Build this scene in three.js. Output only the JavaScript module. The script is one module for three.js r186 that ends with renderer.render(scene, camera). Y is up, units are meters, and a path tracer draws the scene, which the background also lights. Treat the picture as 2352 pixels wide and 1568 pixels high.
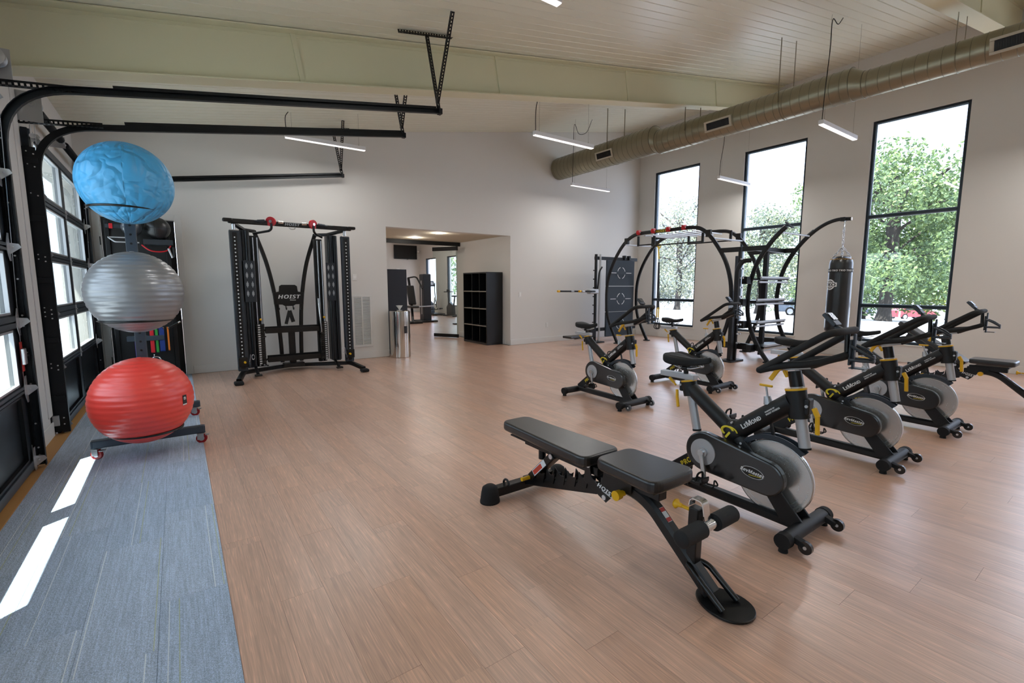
import * as THREE from 'three';
import { RoundedBoxGeometry } from 'three/addons/geometries/RoundedBoxGeometry.js';
import { TextGeometry } from 'three/addons/geometries/TextGeometry.js';
import { FontLoader } from 'three/addons/loaders/FontLoader.js';
import { mergeGeometries } from 'three/addons/utils/BufferGeometryUtils.js';
import { ImprovedNoise } from 'three/addons/math/ImprovedNoise.js';
import { RectAreaLightUniformsLib } from 'three/addons/lights/RectAreaLightUniformsLib.js';

// ---------------------------------------------------------------- camera, sky, sun, exposure
const scene = new THREE.Scene();
const camera = new THREE.PerspectiveCamera(2 * Math.atan(784 / 1072.66) * 180 / Math.PI, 1.5, 0.05, 400);
camera.position.set(0, 1.4, 0);
const YAW = 0.619366, PITCH = 0.118706;
camera.lookAt(Math.sin(YAW) * Math.cos(PITCH), 1.4 - Math.sin(PITCH), -Math.cos(YAW) * Math.cos(PITCH));
const renderer = new THREE.WebGLRenderer({ antialias: true });
renderer.toneMapping = THREE.LinearToneMapping;
renderer.toneMappingExposure = 1.0;
renderer.shadowMap.enabled = true;
scene.background = new THREE.Color().setRGB(3.45, 3.85, 4.75);          // bright, thinly clouded summer sky
const sun = new THREE.DirectionalLight(new THREE.Color(1, 0.965, 0.91), 25);
const SUN = new THREE.Vector3(-1, 2.72, 0.8).normalize();                // towards the sun: high, over the garage doors
sun.target.position.set(3, 0, -5); sun.position.copy(SUN).multiplyScalar(60).add(sun.target.position);
sun.castShadow = true; sun.shadow.mapSize.set(2048, 2048);
Object.assign(sun.shadow.camera, { left: -45, right: 45, top: 45, bottom: -45, near: 1, far: 140 });
scene.add(sun, sun.target);
RectAreaLightUniformsLib.init();
const LAMP = 100;                                                        // radiance of the pendant strips

// ---------------------------------------------------------------- helpers
const PI = Math.PI, V = (x, y, z) => new THREE.Vector3(x, y, z);
let seed = 20240611;
const rnd = () => { seed |= 0; seed = seed + 0x6D2B79F5 | 0; let t = Math.imul(seed ^ seed >>> 15, 1 | seed); t = t + Math.imul(t ^ t >>> 7, 61 | t) ^ t; return ((t ^ t >>> 14) >>> 0) / 4294967296; };
const rr = (a, b) => a + (b - a) * rnd();
const taken = new Map();
function numbered(n) { const k = taken.get(n) || 0; taken.set(n, k + 1); return k ? n + '_' + String(k).padStart(3, '0') : n; }
function flat(g) {                                                       // one layout for every geometry, so that any may be merged
  let h = g.index ? g.toNonIndexed() : g;
  for (const k of Object.keys(h.attributes)) if (!['position', 'normal', 'uv'].includes(k)) h.deleteAttribute(k);
  if (!h.attributes.normal) h.computeVertexNormals();
  if (!h.attributes.uv) h.setAttribute('uv', new THREE.BufferAttribute(new Float32Array(h.attributes.position.count * 2), 2));
  h.morphAttributes = {}; h.clearGroups();
  return h;
}
const merge = (gs) => { gs = [gs].flat(Infinity); return gs.length === 1 ? flat(gs[0]) : mergeGeometries(gs.map(flat), false); };
function obj(name, gs, mat, parent = scene) {
  const m = new THREE.Mesh(merge(gs), mat);
  m.name = parent === scene ? numbered(name) : name;
  m.castShadow = m.receiveShadow = true; parent.add(m); return m;
}
function thing(name, label, category, pos = [0, 0, 0], turn = 0, group) {
  const o = new THREE.Group(); o.name = numbered(name); o.position.set(...pos); o.rotation.y = turn; scene.add(o);
  o.userData = { label, category }; if (group) o.userData.group = group; return o;
}
function tag(o, label, category, group) { o.userData = { label, category }; if (group) o.userData.group = group; return o; }
function structure(name, label) { const o = new THREE.Group(); o.name = name; o.userData = { kind: 'structure', label, category: 'building part' }; scene.add(o); return o; }
function struct(name, gs, mat, label, cat = 'wall') { const m = obj(name, gs, mat); m.userData = { kind: 'structure', label, category: cat }; return m; }
function sub(parent, name) { const o = new THREE.Group(); o.name = name; parent.add(o); return o; }
function copy(o, pos, label, turn) { const c = o.clone(); c.name = numbered(o.name.replace(/_\d{3}$/, '')); c.position.set(...pos); if (turn !== undefined) c.rotation.y = turn; c.userData = { ...o.userData, label: label || o.userData.label }; scene.add(c); return c; }

const box = (w, h, d, x = 0, y = 0, z = 0) => new THREE.BoxGeometry(w, h, d).translate(x, y, z);
const rbox = (w, h, d, r, x = 0, y = 0, z = 0, s = 2) => new RoundedBoxGeometry(w, h, d, s, Math.min(r, w / 2.01, h / 2.01, d / 2.01)).translate(x, y, z);
const span = (x0, x1, y0, y1, z0, z1) => box(x1 - x0, y1 - y0, z1 - z0, (x0 + x1) / 2, (y0 + y1) / 2, (z0 + z1) / 2);
const rspan = (x0, x1, y0, y1, z0, z1, r = 0.004, s = 1) => rbox(x1 - x0, y1 - y0, z1 - z0, r, (x0 + x1) / 2, (y0 + y1) / 2, (z0 + z1) / 2, s);
const sph = (r, x, y, z, a = 16, b = 12) => new THREE.SphereGeometry(r, a, b).translate(x, y, z);
const v3 = (p) => p.isVector3 ? p : V(...p);
function cyl(a, b, r0, r1 = r0, n = 16) {                                // a rod or cone from a to b
  a = v3(a); b = v3(b); const d = b.clone().sub(a), g = new THREE.CylinderGeometry(r1, r0, d.length(), n);
  return g.applyQuaternion(new THREE.Quaternion().setFromUnitVectors(V(0, 1, 0), d.normalize())).translate((a.x + b.x) / 2, (a.y + b.y) / 2, (a.z + b.z) / 2);
}
const torus = (R, r, n = 32, k = 8, arc = 2 * PI) => new THREE.TorusGeometry(R, r, k, n, arc);
function bar(a, b, w, h, up = V(0, 1, 0), r = 0.004) {                   // a box from a to b; w across, h along up
  a = v3(a); b = v3(b); const d = b.clone().sub(a), L = d.length(), z = d.normalize();
  const x = new THREE.Vector3().crossVectors(v3(up), z).normalize(), y = new THREE.Vector3().crossVectors(z, x);
  const g = r ? rbox(w, h, L, r, 0, 0, 0, 1) : box(w, h, L);
  return g.applyMatrix4(new THREE.Matrix4().makeBasis(x, y, z)).translate((a.x + b.x) / 2, (a.y + b.y) / 2, (a.z + b.z) / 2);
}
function fillet(pts, r, n = 5) {                                         // rounds the corners of a polyline
  pts = pts.map(v3); const out = [pts[0].clone()];
  for (let i = 1; i < pts.length - 1; i++) {
    const p = pts[i], a = pts[i - 1].clone().sub(p), b = pts[i + 1].clone().sub(p), k = Math.min(r, a.length() * 0.48, b.length() * 0.48);
    a.setLength(k).add(p); b.setLength(k).add(p);
    for (let j = 0; j <= n; j++) { const t = j / n; out.push(a.clone().multiplyScalar((1 - t) ** 2).addScaledVector(p, 2 * t * (1 - t)).addScaledVector(b, t * t)); }
  }
  out.push(pts[pts.length - 1].clone()); return out;
}
const curve = (pts, n = 30, closed = false) => new THREE.CatmullRomCurve3(pts.map(v3), closed, 'centripetal').getPoints(n);
function sweep(pts, prof, up, smooth = true, cap = true, closed = false) { // a profile [[u, v]...] along a polyline; v runs along up (or is carried along when up is null)
  pts = pts.map(v3); const N = pts.length, M = prof.length, pos = [], idx = [];
  let last = up ? null : V(0.123, 0.95, 0.31);
  const rings = [];
  for (let i = 0; i < N; i++) {
    const p0 = pts[closed ? (i + N - 1) % N : Math.max(i - 1, 0)], p1 = pts[closed ? (i + 1) % N : Math.min(i + 1, N - 1)];
    const t = p1.clone().sub(p0).normalize(); let b, n;
    if (up) { b = v3(up).clone(); b.addScaledVector(t, -b.dot(t)).normalize(); n = new THREE.Vector3().crossVectors(b, t).normalize(); }
    else { b = last.clone().addScaledVector(t, -last.dot(t)).normalize(); last = b; n = new THREE.Vector3().crossVectors(b, t).normalize(); }
    let k = 1; if (i && i < N - 1) { const c = pts[i].clone().sub(p0).normalize().dot(p1.clone().sub(pts[i]).normalize()); k = Math.min(1.6, 1 / Math.sqrt(Math.max(0.2, (1 + c) / 2))); }
    rings.push(prof.map(([u, v]) => pts[i].clone().addScaledVector(n, u * k).addScaledVector(b, v)));
  }
  rings.forEach((r) => r.forEach((p) => pos.push(p.x, p.y, p.z)));
  const E = closed ? N : N - 1;
  for (let i = 0; i < E; i++) for (let j = 0; j < M; j++) { const a = i * M + j, b = i * M + (j + 1) % M, c = ((i + 1) % N) * M + j, d = ((i + 1) % N) * M + (j + 1) % M; idx.push(a, b, c, b, d, c); }
  let g = new THREE.BufferGeometry(); g.setAttribute('position', new THREE.Float32BufferAttribute(pos, 3)); g.setIndex(idx);
  if (!smooth) g = g.toNonIndexed(); g.computeVertexNormals();
  const out = [g];
  if (cap && !closed) for (const [r, f] of [[rings[0], 0], [rings[N - 1], 1]]) {
    const cp = [], ci = []; r.forEach((p) => cp.push(p.x, p.y, p.z));
    const tri = THREE.ShapeUtils.triangulateShape(prof.map(([u, v]) => new THREE.Vector2(u, v)), []);
    const ccw = !THREE.ShapeUtils.isClockWise(prof.map(([u, v]) => new THREE.Vector2(u, v)));
    tri.forEach(([a, b, c]) => (f === 1) === ccw ? ci.push(a, b, c) : ci.push(a, c, b));
    const h = new THREE.BufferGeometry(); h.setAttribute('position', new THREE.Float32BufferAttribute(cp, 3)); h.setIndex(ci); const q = h.toNonIndexed(); q.computeVertexNormals(); out.push(q);
  }
  return merge(out);
}
const ring = (r, n = 10, k = 1) => Array.from({ length: n }, (_, i) => [r * Math.cos(2 * PI * i / n), r * k * Math.sin(2 * PI * i / n)]);
const pipe = (pts, r, n = 10) => sweep(pts, ring(r, n), null, true);
const loop = (pts, r, n = 8) => sweep(pts, ring(r, n), null, true, false, true);
const rectProf = (w, h, c = 0.006) => [[w / 2, -h / 2 + c], [w / 2, h / 2 - c], [w / 2 - c, h / 2], [-w / 2 + c, h / 2], [-w / 2, h / 2 - c], [-w / 2, -h / 2 + c], [-w / 2 + c, -h / 2], [w / 2 - c, -h / 2]];
const rectTube = (pts, w, h, up, c = 0.006) => sweep(pts, rectProf(w, h, c), up, false);
const shapeOf = (pts, holes = []) => { const s = pts.isShape ? pts : new THREE.Shape(pts.map(([x, y]) => new THREE.Vector2(x, y))); holes.forEach((h) => s.holes.push(h.isPath ? h : new THREE.Path(h.map(([x, y]) => new THREE.Vector2(x, y))))); return s; };
const extr = (pts, d, bevel = 0, holes = [], seg = 12) => new THREE.ExtrudeGeometry(shapeOf(pts, holes), { depth: d - 2 * bevel, bevelEnabled: bevel > 0, bevelSize: bevel, bevelThickness: bevel, bevelSegments: 2, curveSegments: seg }).translate(0, 0, -(d - 2 * bevel) / 2);
const side = (pts, d, x = 0, bevel = 0, holes = [], seg = 12) => extr(pts, d, bevel, holes, seg).rotateY(-PI / 2).translate(x, 0, 0);   // outline in (z, y), thickness along x
const disc = (r, d, x, y, z, n = 28) => new THREE.CylinderGeometry(r, r, d, n).rotateZ(PI / 2).translate(x, y, z);           // a wheel whose axle runs along x
const lathe = (prof, n = 32) => new THREE.LatheGeometry(prof.map(([r, y]) => new THREE.Vector2(r, y)), n);
const rotY = (g, a) => g.rotateY(a);
const font = await new FontLoader().loadAsync('fonts/droid/droid_sans_bold.typeface.json');
function text(str, size, depth = 0.0015, slant = 0, stretch = 1) {        // lettering centred on the origin, facing +z
  const g = new TextGeometry(str, { font, size, depth, curveSegments: 3, bevelEnabled: false });
  g.computeBoundingBox(); const b = g.boundingBox; g.translate(-(b.min.x + b.max.x) / 2, -(b.min.y + b.max.y) / 2, 0);
  if (slant || stretch !== 1) g.applyMatrix4(new THREE.Matrix4().set(stretch, slant, 0, 0, 0, 1, 0, 0, 0, 0, 1, 0, 0, 0, 0, 1));
  return g;
}
function smallCaps(str, S, s, depth = 0.0015) {                         // capitals of two sizes in one word, centred
  let x = 0; const gs = [...str].map((c) => { const g = new TextGeometry(c.toUpperCase(), { font, size: c === c.toUpperCase() ? S : s, depth, curveSegments: 3, bevelEnabled: false }); g.computeBoundingBox(); const b = g.boundingBox; g.translate(x - b.min.x, 0, 0); x += b.max.x - b.min.x + S * 0.12; return g; });
  return merge(gs).translate(-x / 2, -S / 2, 0);
}
function uvMetres(g, ax = 'x', ay = 'z', s = 1, ox = 0, oy = 0) { const p = g.attributes.position, u = g.attributes.uv; for (let i = 0; i < p.count; i++) u.setXY(i, p['get' + ax.toUpperCase()](i) * s + ox, p['get' + ay.toUpperCase()](i) * s + oy); return g; }

// ---------------------------------------------------------------- textures
const noise = new ImprovedNoise();
function fbm(x, y, z, o = 3) { let s = 0, a = 0.5; for (let i = 0; i < o; i++) { s += a * noise.noise(x, y, z); x *= 2.03; y *= 2.03; a *= 0.5; } return s; }
function tex(w, h, fn, srgb = true) {
  const d = new Uint8Array(w * h * 4);
  for (let y = 0; y < h; y++) for (let x = 0; x < w; x++) { const c = fn(x / w, y / h, x, y), i = (y * w + x) * 4; d[i] = c[0]; d[i + 1] = c[1]; d[i + 2] = c[2]; d[i + 3] = 255; }
  const t = new THREE.DataTexture(d, w, h); t.wrapS = t.wrapT = THREE.RepeatWrapping; t.magFilter = THREE.LinearFilter; t.minFilter = THREE.LinearMipmapLinearFilter; t.generateMipmaps = true;
  if (srgb) t.colorSpace = THREE.SRGBColorSpace; t.needsUpdate = true; return t;
}
const clamp = (v) => Math.max(0, Math.min(255, v));
// wood: u across the board (1 = 0.72 m), v along it (1 = 1.44 m)
const woodTex = tex(1024, 1024, (u, v) => {
  const warp = fbm(u * 6, v * 2.6, 3.1, 3) * 0.05, cath = Math.max(0, fbm(u * 8, v * 2.0, 12.3, 2)), r = Math.sin((u + warp) * 330 + fbm(u * 14, v * 3.0, 8.7) * 16);
  const fine = noise.noise(u * 300, v * 14, 1.5), mid = noise.noise(u * 90, v * 5, 4.5), broad = fbm(u * 9, v * 1.6, 5.5, 2), fl = Math.max(0, noise.noise(u * 170, v * 16, 9.1) - 0.2);
  const k = 0.98 + 0.17 * r * cath + 0.085 * fine + 0.08 * mid + 0.10 * broad + 0.22 * fl;
  return [clamp(203 * k), clamp(165 * (k * 0.98 + 0.02)), clamp(143 * (k * 0.96 + 0.04))];
});
const carpetTex = tex(1024, 1024, (u, v, x, y) => {
  const stripe = noise.noise(u * 200, v * 6, 2.2) * 0.09 + noise.noise(u * 50, v * 1.5, 6.2) * 0.05, pile = noise.noise(u * 320, v * 320, 4.4) * 0.22 + (rnd() - 0.5) * 0.20;
  let k = 1 + stripe + pile, c = [174 * k, 189 * k, 209 * k];
  const lines = [[0.115, 0], [0.37, 0], [0.405, 1], [0.655, 0], [0.885, 1]];
  for (const [p, kind] of lines) { const d = Math.abs(u - p) * 1024; if (d < 2.6) { const m = d < 1.6 ? 0.75 : 0.3, t = kind ? [182, 190, 152] : [236, 240, 240]; c = c.map((q, i) => q * (1 - m) + t[i] * m); } }
  return c.map(clamp);
});
const carpetBump = tex(512, 512, (u, v) => { const k = 128 + 90 * noise.noise(u * 160, v * 120, 1.2) + (rnd() - 0.5) * 90; return [clamp(k), clamp(k), clamp(k)]; }, false);
const grainBump = tex(512, 512, () => { const k = 110 + rnd() * 60; return [k, k, k]; }, false);
const brushTex = tex(256, 256, (u, v) => { const k = 150 + 70 * noise.noise(u * 3, v * 220, 2) + 20 * rnd(); return [k, k, k]; }, false);
const wrinkle = tex(512, 512, (u, v) => { const a = Math.abs(fbm(u * 7, v * 5, 3.3, 3)), b = Math.abs(noise.noise(u * 22, v * 3, 7)); const k = 255 * Math.min(1, Math.min(a * 7, 1) * 0.7 + Math.min(b * 4, 1) * 0.3); return [k, k, k]; }, false);

// ---------------------------------------------------------------- materials
const std = (color, roughness, metalness = 0, extra = {}) => new THREE.MeshStandardMaterial({ color, roughness, metalness, ...extra });
const phys = (color, roughness, metalness = 0, extra = {}) => new THREE.MeshPhysicalMaterial({ color, roughness, metalness, ...extra });
const wallBump = grainBump.clone(); wallBump.repeat.set(3, 3);
const M = {
  wall: std('#d8d5d0', 0.92), wallTrim: std('#d8d6d2', 0.6), ceiling: std('#dedcc8', 0.32), beam: std('#d8d4b4', 0.55), soffit: std('#cfc6b2', 0.85),
  wood: phys('#ffffff', 0.36, 0, { map: woodTex, clearcoat: 0.75, clearcoatRoughness: 0.3 }), woodB: phys('#f7f3f0', 0.38, 0, { map: woodTex, clearcoat: 0.75, clearcoatRoughness: 0.3 }), woodC: phys('#fffaf5', 0.35, 0, { map: woodTex, clearcoat: 0.75, clearcoatRoughness: 0.3 }),
  carpet: std('#ffffff', 1, 0, { map: carpetTex, bumpMap: carpetBump, bumpScale: 0.004 }), carpetB: std('#f6f8fa', 1, 0, { map: carpetTex, bumpMap: carpetBump, bumpScale: 0.004 }),
  frame: std('#16242e', 0.4, 0.3), seal: std('#8fa0ad', 0.5), sill: std('#d6cfc4', 0.5),
  glass: phys('#f4f7fa', 0, 0, { transmission: 1, thickness: 0, ior: 1.45 }), frosted: phys('#e9eef2', 0.22, 0, { transmission: 1, thickness: 0, ior: 1.45 }), doorGlass: phys('#f2f8f6', 0, 0, { transmission: 1, thickness: 0, ior: 1.5 }),
  black: std('#08090a', 0.34, 0.1), blackMatt: std('#0b0c0d', 0.65), blackGloss: phys('#0b0c0d', 0.3, 0, { clearcoat: 0.6, clearcoatRoughness: 0.15 }), charcoal: std('#30363d', 0.42, 0.2), track: std('#101418', 0.42, 0.4),
  grip: std('#101112', 0.75, 0, { bumpMap: grainBump, bumpScale: 0.001 }), vinyl: phys('#0a0a0b', 0.42, 0, { clearcoat: 0.5, clearcoatRoughness: 0.28, bumpMap: grainBump, bumpScale: 0.0001 }), rubber: std('#0b0b0c', 0.8),
  steel: std('#c3c4c6', 0.28, 1), brushed: std('#b9b9b8', 0.32, 0.9, { roughnessMap: brushTex }), galv: std('#b8b9ba', 0.45, 0.75), chrome: std('#dcdcdc', 0.12, 1), silver: std('#b9bbbe', 0.42, 0.55), darkSteel: std('#3b4046', 0.45, 0.7),
  doorAlu: std('#2c3238', 0.45, 0.4), doorPanel: std('#15191d', 0.3, 0.2), bolt: std('#d5d6d8', 0.3, 0.7),
  yellow: std('#e2ad12', 0.45), red: std('#c01420', 0.4), redSoft: std('#b8332c', 0.5), white: std('#eceae6', 0.5), whiteInk: std('#dfe1e2', 0.6), greyInk: std('#9fa5aa', 0.6), yellowInk: std('#d9c52c', 0.55),
  flywheel: std('#c9c7c4', 0.38, 0.75, { roughnessMap: brushTex }),
  duct: std('#8f8873', 0.36, 0.75), ductSeam: std('#7d7765', 0.4, 0.7), vent: std('#b7ae9c', 0.5), ventDark: std('#1b1b1c', 0.6),
  lampBody: std('#e6e6e8', 0.45), lampGlow: std('#ffffff', 0.5, 0, { emissive: '#fff6f4', emissiveIntensity: 1.35 }), cable: std('#23231f', 0.7), wire: std('#8a887c', 0.5, 0.6),
  blueBall: phys('#409fd3', 0.42, 0, { clearcoat: 0.25, clearcoatRoughness: 0.4, bumpMap: wrinkle, bumpScale: 0.02 }), silverBall: phys('#8b8c8f', 0.32, 0.35, { clearcoat: 0.35, clearcoatRoughness: 0.3 }), redBall: phys('#ef463b', 0.36, 0, { clearcoat: 0.35, clearcoatRoughness: 0.3 }),
  rack: std('#3f4954', 0.45, 0.35), wheelRed: std('#9c1418', 0.4), leather: phys('#17181a', 0.4, 0, { clearcoat: 0.3, clearcoatRoughness: 0.3 }),
  target: std('#36404a', 0.8), bagVinyl: phys('#0d0e10', 0.34, 0, { clearcoat: 0.5, clearcoatRoughness: 0.25 }),
  yellowStrap: std('#d8b21a', 0.7), tan: std('#b98b52', 0.6), outlet: std('#e2e0dc', 0.45), dark: std('#1f222b', 0.65), cabinet: std('#101215', 0.34), cabinetEdge: std('#8f8a80', 0.5), screen: phys('#07080a', 0.25, 0, {}),
  leafA: std('#5f8a3c', 0.8, 0, { side: THREE.DoubleSide }), bark: std('#3a3632', 0.9), asphalt: std('#a4a8ae', 0.9), mulch: std('#b7875a', 0.95), grass: std('#6f8f4a', 0.95),
};
// ================================================================ the room shell
const XL = -1.04, XR = 10.81, ZB = -8.96, ZF = 3.7, SL = 0.179, CY = (x) => 3.688 + SL * x, TILT = Math.atan(SL);
const WIN = [[-8.44, -7.10], [-5.97, -4.65], [-3.53, -2.19], [-1.09, 0.25], [1.35, 2.69]], WY = [0.327, 4.44];
const DOORS = [[-8.72, -6.02], [-4.93, -2.23], [-1.42, 1.28]];
const rectPath = (a, b, c, d) => [[a, c], [b, c], [b, d], [a, d]];
// a board: chamfered upper face and edges, uv in metres
function slab(w, l, e, d, su, sv, ou, ov, c = 0) {
  const X = w / 2, Z = l / 2, A = [[-X, Z], [X, Z], [X, -Z], [-X, -Z]], B = [[-X + e, Z - e], [X - e, Z - e], [X - e, -Z + e], [-X + e, -Z + e]], P = [], U = [];
  const put = (...q) => q.forEach(([x, y, z]) => { P.push(x, y, z); U.push((x + w / 2) * su + ou, (z + l / 2) * sv + ov); });
  const t = B.map(([x, z]) => [x, 0, z]), b = A.map(([x, z]) => [x, -d, z]);
  put(t[0], t[1], t[2], t[0], t[2], t[3]);
  for (let i = 0; i < 4; i++) { const j = (i + 1) % 4; put(b[i], b[j], t[j], b[i], t[j], t[i]); }
  const g = new THREE.BufferGeometry(); g.setAttribute('position', new THREE.Float32BufferAttribute(P, 3)); g.setAttribute('uv', new THREE.Float32BufferAttribute(U, 2)); g.computeVertexNormals(); return g;
}
// ---- floor: vinyl wood planks running away from the camera
{
  const floor = structure('floor', 'wood-look vinyl plank floor running the length of the gym');
  obj('subfloor', [span(XL - 0.2, XR + 0.25, -0.12, -0.004, -24.2, ZF + 0.2)], std('#2b211b', 0.9), floor);
  const W = 0.182, L = 1.22, list = [];
  const region = (x0, x1, z0, z1) => {
    for (let x = x0, r = 0; x < x1 - 0.01; x += W, r++) {
      const w = Math.min(W, x1 - x); let z = z0 - ((r * 0.437) % 1) * L;
      for (; z < z1; z += L) { const a = Math.max(z, z0), b = Math.min(z + L, z1); if (b - a > 0.03) list.push({ x: x + w / 2, z: (a + b) / 2, w: w - 0.0006, l: b - a - 0.0006 }); }
    }
  };
  region(0.1, XR, ZB, ZF); region(3.38, 6.3, -11.4, ZB); region(3.0, XR, -23.7, -11.4);
  camera.updateMatrixWorld(); camera.updateProjectionMatrix();
  list.forEach((p) => { const q = V(p.x, 0, p.z).project(camera), d = V(p.x, 0, p.z).distanceTo(camera.position), inFront = V(p.x, 0, p.z).sub(camera.position).dot(camera.getWorldDirection(V(0, 0, 0))) > 0.3;
    p.k = inFront && Math.abs(q.x) < 1.08 && Math.abs(q.y) < 1.12 ? d : 100 + d; });
  list.sort((a, b) => a.k - b.k);
  const mats = [M.wood, M.woodB, M.wood, M.woodC], shared = Array.from({ length: 14 }, () => slab(W - 0.0006, L - 0.0006, 0.0004, 0.0005, 1 / 0.72, 1 / 1.44, rnd(), rnd()));
  const rest = [[], [], []];
  list.forEach((p, i) => {
    const full = Math.abs(p.l - (L - 0.0006)) < 1e-6 && Math.abs(p.w - (W - 0.0006)) < 1e-6;
    const g = full ? shared[Math.floor(rnd() * 14)] : slab(p.w, p.l, 0.0004, 0.0005, 1 / 0.72, 1 / 1.44, rnd(), rnd()), k = Math.floor(rnd() * 4);
    if (i < 300) { const m = new THREE.Mesh(g, mats[k]); m.name = 'plank'; m.position.set(p.x, 0, p.z); m.castShadow = m.receiveShadow = true; floor.add(m); }
    else rest[k === 0 ? 0 : k === 1 ? 1 : k === 2 ? 0 : 2].push(g.clone().translate(p.x, 0, p.z));
  });
  rest.forEach((gs, i) => { const m = obj('plank_field', gs, [M.wood, M.woodB, M.woodC][i], floor); m.userData.kind = 'stuff'; });
  // ---- carpet tiles along the garage doors
  const carpet = structure('floor_carpet', 'blue-grey carpet tiles with pale threads along the garage doors');
  const CW = 0.255, CL = 1.0, x0 = -0.92;
  for (let x = x0, r = 0; x < 0.099; x += CW, r++) {
    const w = Math.min(CW, 0.1 - x); let z = ZB - (r % 2 ? 0.5 : 0.18);
    for (; z < ZF; z += CL) { const a = Math.max(z, ZB), b = Math.min(z + CL, ZF); if (b - a < 0.05) continue;
      const m = obj('carpet_tile', slab(w - 0.0002, b - a - 0.0002, 0.0006, 0.004, 1, 1, rnd(), rnd()).translate(x + w / 2, 0.004, (a + b) / 2), rnd() < 0.5 ? M.carpet : M.carpetB, carpet); }
  }
  obj('threshold', [rspan(-1.035, -0.921, -0.004, 0.006, ZB, ZF, 0.003)], M.tan, carpet);
}
// ---- ceiling of narrow boards, rising to the right
{
  const ceil = structure('ceiling', 'sloped ceiling of narrow painted metal boards');
  const len = (XR - XL + 0.04) / Math.cos(TILT), P = 0.1335, g = slab(len, P - 0.003, 0.007, 0.012, 1, 1, 0, 0).rotateX(PI).rotateZ(TILT);
  for (let z = ZB + P / 2; z < ZF; z += P) { const m = new THREE.Mesh(g, M.ceiling); m.name = 'ceiling_board'; m.position.set((XL + XR) / 2, CY((XL + XR) / 2), z); m.castShadow = m.receiveShadow = true; ceil.add(m); }
  obj('roof_deck', [box((XR + 0.9 + 1.88) / Math.cos(TILT), 0.16, ZF - ZB + 0.6).rotateZ(TILT).translate((XR + 0.9 - 1.88) / 2, CY((XR + 0.9 - 1.88) / 2) + 0.1, (ZF + ZB) / 2)], M.ceiling, ceil);
}
// ---- roof beams
function beam(z, label) {
  const b = structure(numbered('ceiling_beam'), label); b.userData.category = 'beam';
  const len = (XR - XL) / Math.cos(TILT), put = (g) => g.rotateZ(TILT).translate((XL + XR) / 2, CY((XL + XR) / 2), z);
  obj('web', [put(box(len, 0.46, 0.012, 0, -0.25, 0))], M.beam, b);
  obj('flange', [put(rbox(len, 0.014, 0.2, 0.003, 0, -0.492, 0, 1))], M.beam, b);
  obj('flange', [put(rbox(len, 0.014, 0.2, 0.003, 0, -0.012, 0, 1))], M.beam, b);
  for (const s of [-3.85, -1.4, 1.08, 3.57]) obj('stiffener', [put(box(0.05, 0.46, 0.012, s, -0.25, 0.012))], M.beam, b);
  obj('edge_bead', [put(box(len, 0.006, 0.006, 0, -0.455, 0.009)), put(box(len, 0.006, 0.006, 0, -0.05, 0.009))], M.beam, b);
}
beam(-5.28, 'olive-beige steel roof beam over the pillar between the garage doors'); beam(-1.73, 'olive-beige steel roof beam over the spin bikes row'); beam(1.84, 'olive-beige steel roof beam at the near end of the gym');
// ---- walls
{
  const T = CY(XL - 0.2), T2 = CY(XR + 0.25) + 0.05;
  const xl = XL - 0.2, xr = XR + 0.25;
  const back = [[xl, 0], [-0.83, 0], [-0.83, 2.385], [0.035, 2.385], [0.035, 0], [3.38, 0], [3.38, 2.54], [6.34, 2.54], [6.34, 0], [xr, 0], [xr, CY(xr) + 0.02], [xl, CY(xl) + 0.02]];
  struct('wall_back', extr(back, 0.2).translate(0, 0, ZB - 0.1), M.wall, 'greige back wall with the wide opening to the next room');
  const win = [...WIN.map(([a, b]) => rectPath(a, b, ...WY)), ...[[-23.05, -21.85], [-20.65, -19.3], [-18.0, -16.7], [-15.4, -14.1]].map(([a, b]) => rectPath(a, b, 0.42, 2.82))];
  struct('wall_right', side([[-24.0, 0], [ZF + 0.2, 0], [ZF + 0.2, T2], [-24.0, T2]], 0.25, XR + 0.125, 0, win), M.wall, 'greige window wall with tall narrow windows');
  struct('wall_left', side([[ZB - 0.2, 0], ...DOORS.flatMap(([a, b]) => [[a + 0.08, 0], [a + 0.08, 2.72], [b - 0.08, 2.72], [b - 0.08, 0]]), [ZF + 0.2, 0], [ZF + 0.2, CY(XL) + 0.03], [ZB - 0.2, CY(XL) + 0.03]], 0.2, XL - 0.1), M.wall, 'cream wall with the glazed garage doors');
  struct('wall_front', extr([[xl, 0], [xr, 0], [xr, CY(xr) + 0.02], [xl, CY(xl) + 0.02]], 0.2).translate(0, 0, ZF + 0.1), M.wall, 'greige wall at the near end of the gym');
  const bb = (x0, x1, z0, z1) => rspan(x0, x1, 0.002, 0.135, z0, z1, 0.004);
  struct('baseboard_back', [bb(0.13, 3.38, ZB + 0.001, ZB + 0.016), bb(6.34, XR - 0.001, ZB + 0.001, ZB + 0.016)], M.wallTrim, 'white baseboard along the back wall', 'baseboard');
  struct('baseboard_right', [bb(XR - 0.016, XR - 0.001, ZB + 0.02, ZF)], M.wall, 'greige baseboard under the tall windows', 'baseboard');
  struct('baseboard_left', DOORS.slice(0, 2).map(([a, b], i) => bb(XL + 0.001, XL + 0.016, b + 0.07, [-4.98, -1.5][i])), M.wallTrim, 'white baseboard between the garage doors', 'baseboard');
  struct('trim_1', [rspan(XL + 0.001, XL + 0.02, 0.2, 3.3, -5.93, -5.78), rspan(XL + 0.001, XL + 0.012, 0.136, 3.3, -5.78, -5.05)], M.wallTrim, 'pale trim boards on the pillar between the garage doors', 'trim');
}
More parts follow.
